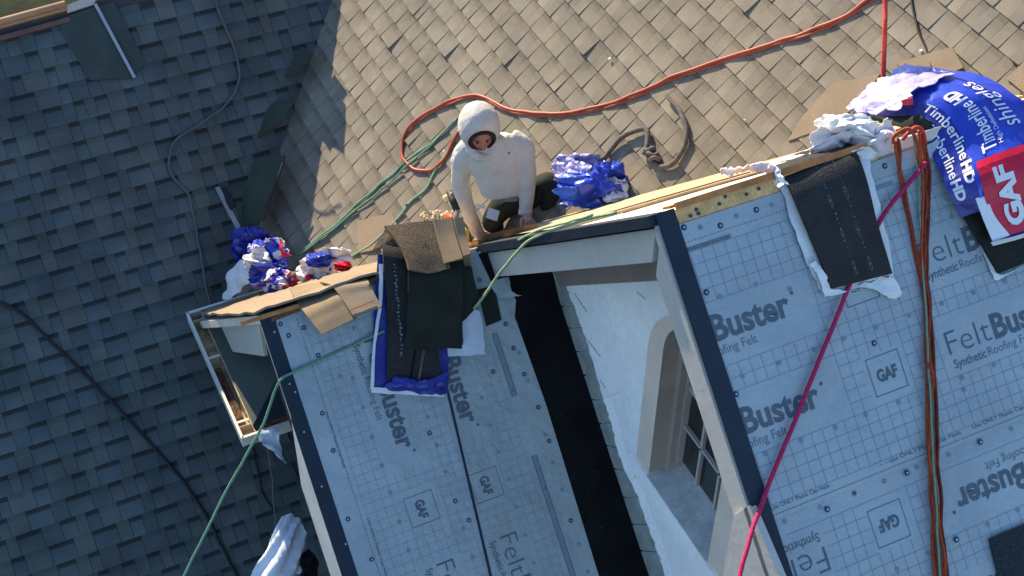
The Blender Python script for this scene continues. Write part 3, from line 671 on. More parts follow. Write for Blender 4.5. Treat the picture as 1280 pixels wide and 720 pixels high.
# right, sheet 1
mb = MB(); blanks = []
for base in (0.530,0.908):
    for k in (-1,0,1):
        xs_ = 0.985-per+k*per+0.0
        word(f1, A_, xs_, base, H1, RXv, UPv, clipx(-0.064)); blanks.append((xs_-0.03, xs_+0.70, base-0.15, base+0.085))
        logo(f1, A_, 0,0,0,0, H1, RXv, UPv, A_(0.60+k*per if k else 0.60, base+0.052, H1)) if k >= 0 else None
        if k >= 0: blanks.append((0.575+k*per,0.785+k*per,base-0.125,base+0.075))
flat_text(mb, 'Use ONLY Plastic Cap Nails', A_(0.98,1.222,H1), RXv, UPv, 0.33, 0.016, 0.0)
flat_text(mb, '-  - use ONLY Plastic Cap Nails', A_(0.52,1.222,H1), RXv, UPv, 0.40, 0.016, 0.0)
flat_text(mb, 'Use ONLY Plastic Cap Nails', A_(0.006,1.222,H1), RXv, UPv, 0.27, 0.016, 0.0)
dashes(mb, A_, (0.004,1.243), (2.6,1.243), H1, 0.003, 0.009, 0.005)
dashes(mb, A_, (0.004,0.130), (2.6,0.130), H1, 0.003, 0.007, 0.008)
flat_text(mb, 'IN INCORPORATION', A_(0.006,0.166,H1+0.002), RXv, UPv, 0.19, 0.013, 0.0)
mb.build('printed_small_text', M['ink'], f1, kind='stuff')
mb = MB(); grid_print(mb, A_, 0.012, 2.7, 0.170, 1.205, 0.0517, blanks, H1-0.0006, 0.0022)
for x0 in (0.004,0.78,1.5): mb.add([A_(x0,0.150,H1-0.0004), A_(x0+0.20,0.150,H1-0.0004), A_(x0+0.20,0.170,H1-0.0004), A_(x0,0.170,H1-0.0004)], [(0,3,2,1)])
mb.build('printed_grid', M['ink_l'], f1, kind='stuff')
# right, sheet 2: same print upside down
mb = MB(); blanks = []
for base in (1.430,1.808):
    for k in (0,1,2):
        xs_ = 0.175+k*per
        word(f2, A_, xs_, base, H2, -RXv, -UPv, clipx(-0.064)); blanks.append((xs_-0.70, xs_+0.03, base-0.085, base+0.15))
        logo(f2, A_, 0,0,0,0, H2, -RXv, -UPv, A_(0.559+k*per, base-0.060, H2)); blanks.append((0.375+k*per,0.585+k*per,base-0.085,base+0.125))
mb = MB(); grid_print(mb, A_, 0.035, 2.7, 1.335, 2.35, 0.0517, blanks, H2-0.0006, 0.0022); mb.build('printed_grid', M['ink_l'], f2, kind='stuff')
# left sheets: print reads down the slope
def clipl(sgn): return lambda p: True
mb = MB(); blanks = []
for k in (-1,0,1):
    ws = 0.277+k*per*0.99
    word(g1, L_, -0.855, ws, H3, -UPv, RXv, lambda p: p.y < P2Y-0.02); blanks.append((-0.94,-0.705,ws-0.03,ws+0.70))
    logo(g1, L_, 0,0,0,0, H3, -UPv, RXv, L_(-0.912, 1.111+k*per, H3)) if k >= 0 else None; blanks.append((-0.935,-0.735,1.085+k*per,1.295+k*per))
dashes(mb, L_, (-1.145,0.06), (-1.145,2.5), H3, 0.003, 0.012, 0.006)
flat_text(mb, 'Use ONLY Plastic Cap Nails', L_(-1.155,0.56,H3), -UPv, RXv, 0.30, 0.013, 0.0)
flat_text(mb, 'Use ONLY Plastic Cap Nails', L_(-1.120,1.14,H3), -UPv, RXv, 0.32, 0.013, 0.0)
mb.build('printed_small_text', M['ink'], g1, kind='stuff')
mb = MB(); grid_print(mb, L_, -1.115, -0.55, 0.06, 2.4, 0.0505, blanks, H3-0.0006, 0.0017, clip=lambda x, w_: x < seam(w_)-0.012); mb.build('printed_grid', M['ink_l'], g1, kind='stuff')
mb = MB(); blanks = []
for k in (-1,0,1):
    ws = 0.262+k*per*0.99
    word(g2, L_, -0.492, ws, H4, -UPv, RXv, lambda p: p.y < P2Y-0.02); blanks.append((-0.575,-0.342,ws-0.03,ws+0.70))
    logo(g2, L_, 0,0,0,0, H4, -UPv, RXv, L_(-0.548, 1.111+k*per, H4)) if k >= 0 else None; blanks.append((-0.57,-0.37,1.085+k*per,1.295+k*per))
for w0, w1 in ((0.45,0.80),(1.13,2.4)):
    mb.add([L_(-0.188,w0,H4), L_(-0.184,w0,H4), L_(-0.184,w1,H4), L_(-0.188,w1,H4)], [(0,3,2,1)])
    mb.add([L_(-0.160,w0,H4), L_(-0.156,w0,H4), L_(-0.156,w1,H4), L_(-0.160,w1,H4)], [(0,3,2,1)])
mb.build('printed_small_text', M['ink'], g2, kind='stuff')
mb = MB(); grid_print(mb, L_, -0.57, -0.20, 0.40, 2.4, 0.0505, blanks, H4-0.0006, 0.0015, clip=lambda x, w_: x > seam(w_)+0.02)
for w0, w1 in ((0.45,0.80),(1.13,2.4)): mb.add([L_(-0.184,w0,H4-0.0003), L_(-0.160,w0,H4-0.0003), L_(-0.160,w1,H4-0.0003), L_(-0.184,w1,H4-0.0003)], [(0,3,2,1)])
mb.build('printed_grid', M['ink_l'], g2, kind='stuff')
# nail marks printed as grey dots, and real blue cap nails
def disc(mb, P, n, r, k=10): 
    a = n.orthogonal().normalized(); b = n.cross(a); mb.add([P+(a*math.cos(2*math.pi*i/k)+b*math.sin(2*math.pi*i/k))*r for i in range(k)], [tuple(range(k))])
dotsR1 = [(875.6,284.2),(920.7,270),(964.7,256.1),(900.4,371),(945,355.4),(1017,437),(973.7,453.5),(1055.3,423),(1095.6,408.9),(1136,394),(1177.5,379),(1217,365.5),(1255.8,351),(1243,456),(957,567),(1001.5,550),(1044.6,534),(1082.3,518.3),(1123.4,502.6),(1202.8,472),(928,470),(1165,200),(1190,271),(987.5,361),(1205,487)]
dotsR2 = [(1105.5,601.4),(1068,616.4),(1121.6,711.7),(1160,691.4),(1235,655.8),(1272,637),(981,652),(1025,634),(1068,617),(1186,568),(1264,536),(1146,584)]
dotsL1 = [(442,410),(454,509.6),(465,546),(477.2,581.6),(487.6,615.5),(499,651.8),(510.2,687.4),(546,556.3),(556.8,589.5),(534.5,521),(579.3,660),(590.6,696.2),(425,470),(441,473)]
dotsL2 = [(602.2,497),(613,531.6),(622.9,564.6),(635.9,599.3),(645.6,634),(656.3,668.8),(667.3,703.9),(681.5,543),(691,578),(702.4,611.8),(723.7,680),(734.5,714.5),(649,441),(660,476)]
for lst, pl, h, par in ((dotsR1,'A',H1,f1),(dotsR2,'A',H2,f2),(dotsL1,'A2',H3,g1),(dotsL2,'A2',H4,g2)):
    mb = MB()
    for x, y in lst: disc(mb, at(x,y,pl,h+0.0004), nA, 0.0105)
    mb.build('nail_mark', M['ink_l'], par, kind='stuff')
capsR = [(854.8,284.2),(900.4,282),(945.4,262.2),(883,365.5),(1092.6,428.9),(920,492.6),(965.6,657.5),(1034.2,636.7),(1133.8,591),(1225.3,552.5),(1195.4,674.5),(1106,207.5)]
capsL = [(350.4,405),(360.8,419.3),(379.6,409.8),(397.8,444.2),(402.9,516.5),(416.5,563.2),(536.8,541.5),(435,648.8),(464.5,699.2),(569.2,626.3),(586.2,650.2)]
capsL2 = [(599.5,349.9),(632,404.9),(641.9,434.8),(616.4,464.4),(655.5,467.7),(672.8,509),(686.4,551.3),(713.6,650.6)]
def cap_mesh():
    mb = MB(); k = 14; r = 0.0125
    vs = [V((math.cos(2*math.pi*i/k)*r, math.sin(2*math.pi*i/k)*r, 0)) for i in range(k)]+[V((math.cos(2*math.pi*i/k)*r*.85, math.sin(2*math.pi*i/k)*r*.85, 0.003)) for i in range(k)]
    mb.add(vs, [(i,(i+1)%k,k+(i+1)%k,k+i) for i in range(k)]+[tuple(range(k,2*k))], 0)
    mb.add([V((math.cos(2*math.pi*i/8)*0.0045, math.sin(2*math.pi*i/8)*0.0045, 0.0042)) for i in range(8)]+[V((math.cos(2*math.pi*i/8)*0.0045, math.sin(2*math.pi*i/8)*0.0045, 0.002)) for i in range(8)], [tuple(range(8))]+[(i,8+i,8+(i+1)%8,(i+1)%8) for i in range(8)], 1)
    me = mesh('cap_nail', mb.v, mb.f, [M['cap'],M['cap_c']])
    for p, i in zip(me.polygons, mb.mi): p.material_index = i
    return me
cm = cap_mesh(); Rm = nA.to_track_quat('Z','Y').to_matrix().to_4x4()
for lst, pl, h in ((capsR,'A',0.0125),(capsL,'A2',0.0125),(capsL2,'A2',0.0185)):
    for x, y in lst:
        p = at(x,y,pl,h); o = bpy.data.objects.new('cap_nail', cm); COL.objects.link(o); o.parent = H
        o.matrix_local = Matrix.Translation(-V(H.location)) @ Matrix.Translation(p) @ Rm
mb = MB()
for (x, y, pl) in ((852,345,'A'),(864,360,'A'),(907,523,'A'),(343,415,'A2'),(362,480,'A2'),(369,490,'A2'),(402,608,'A2'),(432,680,'A2'),(380,540,'A2')):
    p = at(x,y,pl,0.012); o = MB().tube([p, p+nA*0.004], 0.005, 8).build('edge_nail', M['cap_c'], H)
# black ice-and-water membrane in the valley against the wall
mpts = [(-0.11,0.0),(-0.10,0.6),(-0.11,1.6),(-0.11,2.6)]
MB().prism([L_(-0.12,0.0,0.009), L_(-0.12,2.6,0.009), L_(0.275,2.6,0.009), L_(0.275,0.0,0.009)], nA, 0.006).build('black_membrane', M['black'], H)
MB().prism([at(598,318,'A2',0.022), at(618,310,'A2',0.022), at(636,344,'A2',0.022), at(614,352,'A2',0.022)], nA, 0.004).build('black_membrane', M['black'], H)
for w0 in (0.55,1.30,1.95): MB().prism([L_(-0.10,w0,0.0115), L_(0.235,w0+0.02,0.0115), L_(0.235,w0+0.45,0.0105), L_(-0.10,w0+0.43,0.0105)], nA, 0.003).build('membrane_lap', M['black'], H)
rnd = random.Random(12); mb = MB()
for i in range(45):
    x = rnd.uniform(-0.02,0.235); p = L_(x, rnd.uniform(0.2,2.0), 0.013); q_ = rnd.uniform(0.0012,0.0035); mb.box(p, V((q_,0,0)), UPv*q_, nA*q_)
mb.build('dust_specks', M['cable_g'], H, kind='stuff')
# torn flap of felt reaching over the membrane
drape('felt_flap', [[at(611,352,'A2',0.024), at(636,346,'A2',0.03)],[at(618,366,'A2',0.024), at(640,364,'A2',0.035)],[at(628,374,'A2',0.024), at(652,369,'A2',0.03)]], 0.003, M['felt2'], H, amp=0.01, ragged=0.006)
# small dark patch on felt and torn white backing
MB().prism([at(597,362,'A2',0.024), at(618,357,'A2',0.024), at(627,400,'A2',0.024), at(608,408,'A2',0.024)], nA, 0.008).build('dark_patch', M['back_g'], H)
drape('torn_backing', [[at(590,385,'A2',0.05), at(598,388,'A2',0.04)],[at(578,400,'A2',0.05), at(602,402,'A2',0.03)],[at(578,430,'A2',0.045), at(606,430,'A2',0.03)],[at(560,434,'A2',0.045), at(606,440,'A2',0.03)],[at(561,446,'A2',0.04), at(607,443,'A2',0.028)]], 0.003, M['torn'], H, amp=0.006, ragged=0.006)
def gs(px, py, y): return at(px, py, 'Y', y)
# ------------------------------------------------------------------ tan shingles bent over the low ridge
t = empty('tan_shingle', at(420,380,'A2',0.02), 'wide golden tan shingle folded over the low ridge, second from the gutter corner', 'shingle')
def over_ridge(pxs): return [[at(*p) for p in r] for r in pxs]
ZR = P2Z
def zz_(px, py, dz): return at(px,py,'Z',ZR+dz)
drape('shingle_sheet', [[gs(362,362,1.80), gs(408,352,1.80)],[zz_(378,388,0.035), zz_(424,367,0.035)],[zz_(390,404,0.025), zz_(434,382,0.025)],[zz_(402,419,0.0), zz_(446,398,0.0)]], 0.008, M['tan'], t, amp=0.003)
t = empty('tan_shingle', at(455,370,'A2',0.02), 'pale mottled brown shingle folded over the low ridge beside blue film', 'shingle')
drape('shingle_sheet', [[gs(400,354,1.78), gs(452,342,1.78)],[zz_(414,358,0.05), zz_(460,352,0.05)],[zz_(426,372,0.045), zz_(466,364,0.045)],[zz_(442,397,0.02), zz_(477,384,0.02)]], 0.008, M['tan_p'], t, amp=0.003)
a, b = zz_(437,387,0.045), zz_(468,375,0.045); MB().box(a, b-a, V((0,-0.008,0)), V((0,0,0.002))).build('cutout_line', M['brown'], t)
# golden plywood skin of the left rear slope seen edge on, ragged front lip
drape('bleached_sheathing', [[at(247,401,'B',0.02), at(300,388,'A2',0.05), at(360,372,'A2',0.05), at(462,340,'A2',0.05)],[at(262,403,'A2',0.02), at(300,401,'A2',0.02), at(345,391,'A2',0.02), at(372,381,'A2',0.02)]] if False else [[V((-1.40,2.90,-TB*2.90+0.05)), V((-1.15,2.90,-TB*2.90+0.05)), V((-0.95,2.78,-TB*2.78+0.06)), V((-0.62,2.45,-TB*2.45+0.07)), V((-0.34,2.15,-TB*2.15+0.06))],[V((-1.38,2.3,-TB*2.3+0.035)), V((-1.15,2.3,-TB*2.3+0.05)), V((-0.9,2.2,-TB*2.2+0.05)), V((-0.6,2.1,-TB*2.1+0.05)), V((-0.34,1.9,-TB*1.9+0.05))],[V((-1.345,1.63,-TB*1.63+0.02)), V((-1.15,1.60,-TB*1.60+0.03)), V((-0.9,1.60,-TB*1.60+0.035)), V((-0.6,1.60,-TB*1.60+0.035)), V((-0.34,1.60,-TB*1.60+0.03))]], 0.012, M['tan_p'], H, amp=0.012, ragged=0.010)
a, b = L_(-1.30,-0.004,0.03), L_(-1.06,-0.004,0.03)
for (p, q, m) in (((338,398),(374,384),'brown'),((300,403),(373,380),'orange_wood'),((454,352),(473,345),'brown')):
    a, b = at(*p,'A2',0.028), at(*q,'A2',0.03); MB().box(a, b-a, V((0,-0.016,-0.012)), nA*0.006).build('split_edge', M[m], H)
# ------------------------------------------------------------------ fanned shingle stack in the middle
st = empty('shingle_stack', at(520,380,'A2',0.03), 'fanned stack of tan and shade-darkened black shingles over the low ridge left of the worker', 'shingle stack')
rows = over_ridge([[(470,322,'A2',0.05),(500,312,'A2',0.05)],[(474,360,'A2',0.05),(560,352,'A2',0.05)],[(470,430,'A2',0.04),(558,430,'A2',0.04)],[(466,486,'A2',0.035),(558,470,'A2',0.035)]])
drape('blue_wrapper', over_ridge([[(472,318,'A2',0.035),(575,318,'A2',0.035)],[(468,380,'A2',0.032),(568,390,'A2',0.032)],[(465,440,'A2',0.028),(562,440,'A2',0.028)],[(464,489,'A2',0.026),(560,492,'A2',0.03)]]), 0.004, M['navy_film'], st, amp=0.012, nsc=12, ragged=0.006)
drape('white_wrapper_edge', over_ridge([[(464,484,'A2',0.045),(500,486,'A2',0.05),(556,490,'A2',0.05)],[(464,491,'A2',0.045),(500,493,'A2',0.045),(555,496,'A2',0.045)]]), 0.004, M['white_film'], st, amp=0.006, ragged=0.003)
drape('white_wrapper_edge', over_ridge([[(474,330,'A2',0.07),(479,330,'A2',0.07)],[(473,380,'A2',0.06),(477,380,'A2',0.06)],[(466,430,'A2',0.055),(470,430,'A2',0.055)],[(463,487,'A2',0.05),(467,487,'A2',0.05)]]), 0.003, M['white_film'], st, amp=0.006, ragged=0.004)
drape('blue_wrapper', over_ridge([[(498,470,'A2',0.07),(530,476,'A2',0.075),(559,464,'A2',0.07)],[(483,480,'A2',0.06),(525,486,'A2',0.07),(560,482,'A2',0.06)],[(480,486,'A2',0.05),(525,492,'A2',0.05),(556,492,'A2',0.05)]]), 0.004, M['navy_film'], st, amp=0.03, nsc=20, ragged=0.01)
drape('shingle_sheet', [[gs(480,290,1.90), gs(522,280,1.90)],[gs(478,318,1.66), gs(540,318,1.66)],[at(482,360,'A2',0.06), at(545,360,'A2',0.06)],[at(484,420,'A2',0.055), at(545,420,'A2',0.055)],[at(483,474,'A2',0.05), at(552,472,'A2',0.05)]], 0.010, M['back'], st, amp=0.004)  # black backs; their dark colour also stands in for shade below the tan tops
drape('shingle_sheet', [[gs(520,283,1.86), gs(578,274,1.86)],[gs(536,312,1.66), gs(584,308,1.66)],[at(546,345,'A2',0.09), at(591,345,'A2',0.09)],[at(562,392,'A2',0.075), at(598,377,'A2',0.075)],[at(566,412,'A2',0.07), at(582,398,'A2',0.07)]], 0.010, M['back_g'], st, amp=0.004)
drape('shingle_sheet', [[gs(500,290,1.84), gs(560,282,1.84)],[gs(508,318,1.64), gs(574,312,1.64)],[at(510,350,'A2',0.12), at(578,350,'A2',0.12)],[at(508,400,'A2',0.10), at(577,400,'A2',0.10)],[at(505,433,'A2',0.085), at(577,436,'A2',0.085)]], 0.010, M['back_g'], st, amp=0.004)
drape('shingle_sheet', [[gs(466,313,1.74), gs(482,312,1.72), gs(508,336,1.64)],[gs(474,300,1.78), gs(492,302,1.74), gs(514,322,1.68)],[gs(482,286,1.82), gs(500,290,1.78), gs(520,306,1.74)]], 0.010, M['tan_d'], st, amp=0.003, label='speckled shingle corner pointing left')
drape('shingle_sheet', [[gs(480,284,1.78), gs(512,280,1.78), gs(543,277,1.78)],[gs(494,302,1.68), gs(520,300,1.68), gs(549,298,1.68)],[gs(505,320,1.585), gs(530,320,1.585), gs(555,317,1.585)],[gs(510,338,1.50), gs(536,342,1.49), gs(562,336,1.50)]], 0.012, M['tan_d'], st, amp=0.003, label='speckled tan top shingle')
drape('shingle_sheet', [[gs(541,277,1.76), gs(564,274,1.76)],[gs(547,300,1.66), gs(569,296,1.66)],[gs(555,330,1.52), gs(578,324,1.52)]], 0.012, M['tan'], st, amp=0.002, label='plain tan top shingle')
drape('shingle_sheet', [[gs(567,275,1.74), gs(578,272,1.74)],[gs(572,300,1.64), gs(583,297,1.64)],[gs(577,322,1.54), gs(588,318,1.54)]], 0.012, M['tan'], st)
drape('sealant_strip', [[at(528,438,'A2',0.064), at(531,438,'A2',0.064)],[at(522,474,'A2',0.064), at(525,474,'A2',0.064)]], 0.003, M['tan_d'], st)
drape('sealant_strip', [[at(518,438,'A2',0.064), at(520,438,'A2',0.064)],[at(512,474,'A2',0.064), at(514,474,'A2',0.064)]], 0.003, M['black'], st)
mb = MB(); rnd = random.Random(3)
for i in range(26):
    y = 330+i*4.6; x = 492+i*0.35+rnd.uniform(-1.3,1.3); p = at(x,y,'A2',0.088); mb.box(p, V((0.010*rnd.random()+.004,0,0)), -UPv*(0.012*rnd.random()+.004), nA*0.002)
mb.build('printed_marks', M['mark'], st, kind='stuff')
# ------------------------------------------------------------------ black shingles over the main ridge
bk = empty('shingle_bundle', A_(0.75,0.1), 'black backed shingles with pale printed marks draped over the main ridge', 'shingle bundle')
def ry(px, py, y): return at(px,py,'Y',y)
rowsb = [[ry(966,207,0.20), ry(1046,180,0.20)],[ry(972,213,0.08), ry(1062,184,0.08)],[ry(981,226,-0.02), ry(1070,193,-0.02)],[at(995,258,'A',0.055), at(1080,222,'A',0.055)],[at(1016,308,'A',0.045), at(1096,284,'A',0.045)],[at(1038,361,'A',0.035), at(1113,342,'A',0.035)]]
bs = drape('shingle_sheet', rowsb, 0.016, M['back'], bk, ku=8, kv=6, amp=0.004)
wr = [[ry(962,203,0.22), ry(1056,172,0.22)],[ry(966,212,0.08), ry(1074,180,0.08)],[ry(974,230,-0.02), ry(1082,194,-0.02)],[at(985,262,'A',0.03), at(1093,228,'A',0.03)],[at(1004,318,'A',0.024), at(1107,290,'A',0.024)],[at(1028,368,'A',0.02), at(1119,352,'A',0.02)]]
drape('white_wrapper', wr, 0.004, M['white_film'], bk, ku=8, kv=6, amp=0.008, nsc=14, ragged=0.010)
drape('torn_wrapper_corner', [[at(1075,357,'A',0.04), at(1110,345,'A',0.04)],[at(1096,364,'A',0.03), at(1118,350,'A',0.035)],[at(1112,372,'A',0.02), at(1128,370,'A',0.03)]], 0.003, M['white_film'], bk, amp=0.02, nsc=20, ragged=0.012)
drape('torn_wrapper_corner', [[at(1012,330,'A',0.05), at(1020,326,'A',0.05)],[at(1022,345,'A',0.045), at(1030,342,'A',0.045)],[at(1030,366,'A',0.04), at(1042,362,'A',0.04)],[at(1034,371,'A',0.04), at(1075,362,'A',0.04)]], 0.003, M['white_film'], bk, amp=0.01, nsc=20, ragged=0.008)
mb = MB(); rnd = random.Random(5); sf = o_surf[bs.name]
def chain(u0, v0, u1, v1, n):
    for i in range(n):
        t = i/n; u = u0+(u1-u0)*t; v = v0+(v1-v0)*t; g, nor, th = sf; R, C = len(g), len(g[0]); a, b = int(v*(R-1)), int(u*(C-1)); P = g[a][b].lerp(g[a][min(b+1,C-1)], u*(C-1)-b).lerp(g[min(a+1,R-1)][b].lerp(g[min(a+1,R-1)][min(b+1,C-1)], u*(C-1)-b), v*(R-1)-a)+nor[a][b]*(th+0.002)
        if i % 7 in (3,4):   # little ring
            k = 10; rr = 0.011; aa = [(RXv*math.cos(2*math.pi*j/k)*rr*.6-UPv*math.sin(2*math.pi*j/k)*rr*1.5) for j in range(k)]
            mb.add([P+x for x in aa]+[P+x*0.78 for x in aa], [(j,(j+1)%k,k+(j+1)%k,k+j) for j in range(k)])
        else:
            r = rnd.uniform(0.002,0.006); mb.add([P, P+RXv*r, P+RXv*r-UPv*r*1.6, P-UPv*r*1.4], [(0,1,2,3)])
chain(0.40,0.12,0.45,0.97,40); chain(0.62,0.10,0.70,0.97,40); chain(0.5,0.06,0.58,0.5,14)
mb.build('printed_marks', M['mark'], bk, kind='stuff')
# ------------------------------------------------------------------ blue wrapped bundle at right
bb = empty('wrapped_bundle', A_(1.6,0.1), 'blue plastic wrapped shingle bundle with red square logo hanging over the ridge at right', 'shingle bundle')
top = [[ry(1066,132,0.46), ry(1078,118,0.50), ry(1098,106,0.56)],[ry(1100,132,0.30), ry(1122,108,0.34), ry(1150,88,0.42)],[ry(1150,128,0.14), ry(1182,108,0.16), ry(1220,93,0.20)],[ry(1184,146,0.02), ry(1224,124,0.02), ry(1266,118,0.02)],[ry(1206,182,-0.10), ry(1250,160,-0.10), ry(1306,148,-0.10)],[at(1217,222,'A',0.13), at(1264,204,'A',0.13), at(1336,180,'A',0.13)],[at(1227,262,'A',0.11), at(1276,246,'A',0.11), at(1350,222,'A',0.11)],[at(1243,304,'A',0.09), at(1288,290,'A',0.09), at(1362,262,'A',0.09)]]
tp = drape('film_top', top, 0.004, M['blue_film'], bb, ku=10, kv=7, amp=0.010, nsc=9, ragged=0.004)
side = [[ry(1064,136,0.46), ry(1067,131,0.46)],[ry(1096,150,0.30), ry(1101,131,0.30)],[ry(1132,154,0.13), ry(1151,127,0.14)],[ry(1154,174,0.00), ry(1186,145,0.02)],[ry(1170,204,-0.12), ry(1208,181,-0.10)],[at(1184,236,'A',0.06), at(1219,221,'A',0.13)],[at(1201,272,'A',0.05), at(1229,262,'A',0.11)]]
sdv = drape('film_side', side, 0.003, M['navy_film'], bb, ku=6, kv=7, amp=0.005, nsc=14)
drape('faded_film', [[ry(1062,136,0.42), ry(1078,116,0.44), ry(1124,84,0.42)],[ry(1088,142,0.27), ry(1110,116,0.29), ry(1166,86,0.34)],[ry(1124,134,0.15), ry(1150,112,0.18), ry(1196,90,0.22)]], 0.004, M['violet_film'], bb, ku=9, kv=9, amp=0.020, nsc=16, ragged=0.025)
drape('shingle_sheet', [[ry(1090,150,0.22), ry(1150,150,0.10)],[ry(1140,165,0.05), ry(1160,150,0.05)],[ry(1165,196,-0.08), ry(1230,190,-0.06)],[at(1195,258,'A',0.03), at(1290,232,'A',0.03)],[at(1222,300,'A',0.03), at(1310,276,'A',0.03)],[at(1246,342,'A',0.025), at(1320,312,'A',0.025)]], 0.018, M['back_g'], bb, ku=8, kv=6, amp=0.003)
drape('white_wrapper_edge', over_ridge([[(1219,248,'A',0.125),(1232,243,'A',0.125)],[(1229,275,'A',0.115),(1243,270,'A',0.115)],[(1241,303,'A',0.10),(1262,294,'A',0.10)]]), 0.003, M['white_print'], bb)
drape('white_wrapper_edge', over_ridge([[(1226,306,'A',0.02),(1234,303,'A',0.02)],[(1240,344,'A',0.02),(1248,343,'A',0.02)],[(1246,350,'A',0.02),(1300,322,'A',0.02)]]), 0.003, M['white_film'], bb, amp=0.01, nsc=20, ragged=0.006)
drape('white_wrapper_edge', over_ridge([[(1238,303,'A',0.115),(1284,290,'A',0.115),(1340,264,'A',0.115)],[(1241,307,'A',0.10),(1286,294,'A',0.10),(1341,268,'A',0.10)]]), 0.003, M['white_film'], bb, amp=0.003)
sf = o_surf[tp.name]
# red square panel following the film
g, nor, th = sf; R, C = len(g), len(g[0])
def SP(u, v, l): 
    i = v*(R-1); j = u*(C-1); a, b = min(int(i),R-2), min(int(j),C-2); fi, fj = i-a, j-b
    return g[a][b]*(1-fi)*(1-fj)+g[a+1][b]*fi*(1-fj)+g[a][b+1]*(1-fi)*fj+g[a+1][b+1]*fi*fj+nor[a][b]*(th+l)
mb = MB(); nu, nv = 14, 12; u0, u1, v0, v1 = 0.06, 0.98, 0.665, 0.985
pts = [SP(u0+(u1-u0)*j/nu, v0+(v1-v0)*i/nv, 0.007) for i in range(nv+1) for j in range(nu+1)]
mb.add(pts, [(i*(nu+1)+j, i*(nu+1)+j+1, (i+1)*(nu+1)+j+1, (i+1)*(nu+1)+j) for i in range(nv) for j in range(nu)]); mb.build('red_panel', M['red_print'], tp)
mb = MB()
mb = MB(); surf_text(mb, sf, 'GAF', 0.46, 0.955, 0.0, -0.245, (-0.0-0.20,0), 0.05, 0.011); mb.build('white_lettering', M['white_print'], tp)
mb = MB(); surf_text(mb, sf, 'Timberline', 0.38, 0.645, -0.0, -0.225, (-0.19,0), 0.01, 0.006); mb.build('white_lettering', M['white_print'], tp)
mb = MB(); surf_text(mb, sf, 'HD', 0.38, 0.405, 0.0, -0.07, (-0.19,0), 0.05, 0.006); mb.build('white_lettering', M['white_print'], tp)
mb = MB(); surf_text(mb, sf, 'shingles', 0.72, 0.575, 0.0, -0.25, (-0.20,0), 0.0, 0.006); mb.build('white_lettering', M['white_print'], tp)
mb = MB(); surf_text(mb, sf, 'High Definition', 0.47, 0.63, 0.0, -0.16, (-0.055,0), 0.0, 0.006); mb.build('white_lettering', M['white_print'], tp)
mb = MB(); ss = o_surf[sdv.name]
mb = MB(); surf_text(mb, ss, 'Timberline', 0.66, 0.37, 0.0, 0.36, (0.32,0), 0.01, 0.004); mb.build('white_lettering', M['white_print'], sdv)
mb = MB(); surf_text(mb, ss, 'HD', 0.66, 0.745, 0.0, 0.11, (0.32,0), 0.05, 0.004); mb.build('white_lettering', M['white_print'], sdv)
mb = MB(); surf_text(mb, ss, 'Timberline', 0.18, 0.44, 0.0, 0.36, (0.32,0), 0.01, 0.004); mb.build('white_lettering', M['white_print'], sdv)
mb = MB(); surf_text(mb, ss, 'HD', 0.18, 0.81, 0.0, 0.11, (0.32,0), 0.05, 0.004); mb.build('white_lettering', M['white_print'], sdv)
drape('red_film_patch', [[ry(1126,126,0.15), ry(1140,122,0.15)],[ry(1128,132,0.14), ry(1142,130,0.14)]], 0.006, M['red_print'], bb, amp=0.006, ragged=0.006)
# ------------------------------------------------------------------ dark loose shingle bottom right
MB().prism([at(1237,674,'A',0.022), at(1282,655,'A',0.022), at(1310,645,'A',0.022), at(1330,740,'A',0.022), at(1254,745,'A',0.022)], nA, 0.008).build('loose_shingle', mat('dark_granule_shingle', (0.032,0.040,0.046), 0.95, 0.15, 9, 0.5, 160, 0.5, 160, 0.1), label='dark granule shingle corner lying on the felt at the bottom right', cat='shingle')
# ------------------------------------------------------------------ plastic litter
def ax(p, a, b, hgt, pl='S'):
    return (p, V((a,0,0)) if pl != 'S' else V((0,-a,0))*1.0, V((0,b*c_,b*s_)) if pl != 'S' else V((b*c_,0,b*s_)), (PL[pl][0] if pl in PL else nZ)*hgt)
def heap(name, px, py, pl, h, rx_, ry_, rz2, m, seed, **kw):
    p = at(px,py,pl,h); r = rx.copy(); X = V((WX.x,WY.x,WZ.x)); Y = -V((WX.y,WY.y,WZ.y)); Zc = -V((WX.z,WY.z,WZ.z))
    return film(name, p, X*rx_, Y*ry_, Zc*rz2, m, seed=seed, **kw)
lp = empty('plastic_litter', at(320,345,'S',0.1), 'larger crumpled heap of blue, white and red wrapper film at the gutter corner', 'plastic wrap')
heap('blue_film', 312,306,'S',0.20,0.125,0.115,0.10,M['navy_film'],1,parent=lp,sub=5)
heap('printed_film', 334,322,'S',0.22,0.13,0.12,0.10,M['litter'],2,parent=lp,sub=5,crease=0.6)
heap('white_film', 322,328,'S',0.26,0.085,0.06,0.08,M['white_film'],3,parent=lp,sub=5,crease=0.6)
heap('blue_film', 338,346,'S',0.26,0.13,0.085,0.09,M['navy_film'],4,parent=lp,sub=5,crease=0.7)
heap('white_film', 350,352,'S',0.24,0.12,0.07,0.08,M['litter'],5,parent=lp,sub=5,crease=0.6)
drape('hanging_film', over_ridge([[(322,318,'S',0.27),(340,340,'S',0.27)],[(300,326,'S',0.26),(318,350,'S',0.26)],[(286,342,'S',0.23),(303,358,'S',0.23)],[(278,374,'S',0.21),(292,374,'S',0.21)]]), 0.003, M['white_film'], lp, amp=0.03, nsc=14, ragged=0.012)
drape('red_strip', over_ridge([[(350,300,'S',0.30),(352,300,'S',0.30)],[(350,312,'S',0.30),(354,312,'S',0.30)],[(352,322,'S',0.28),(366,320,'S',0.28)]]), 0.003, M['red_print'], lp, amp=0.02, nsc=18, ragged=0.01)
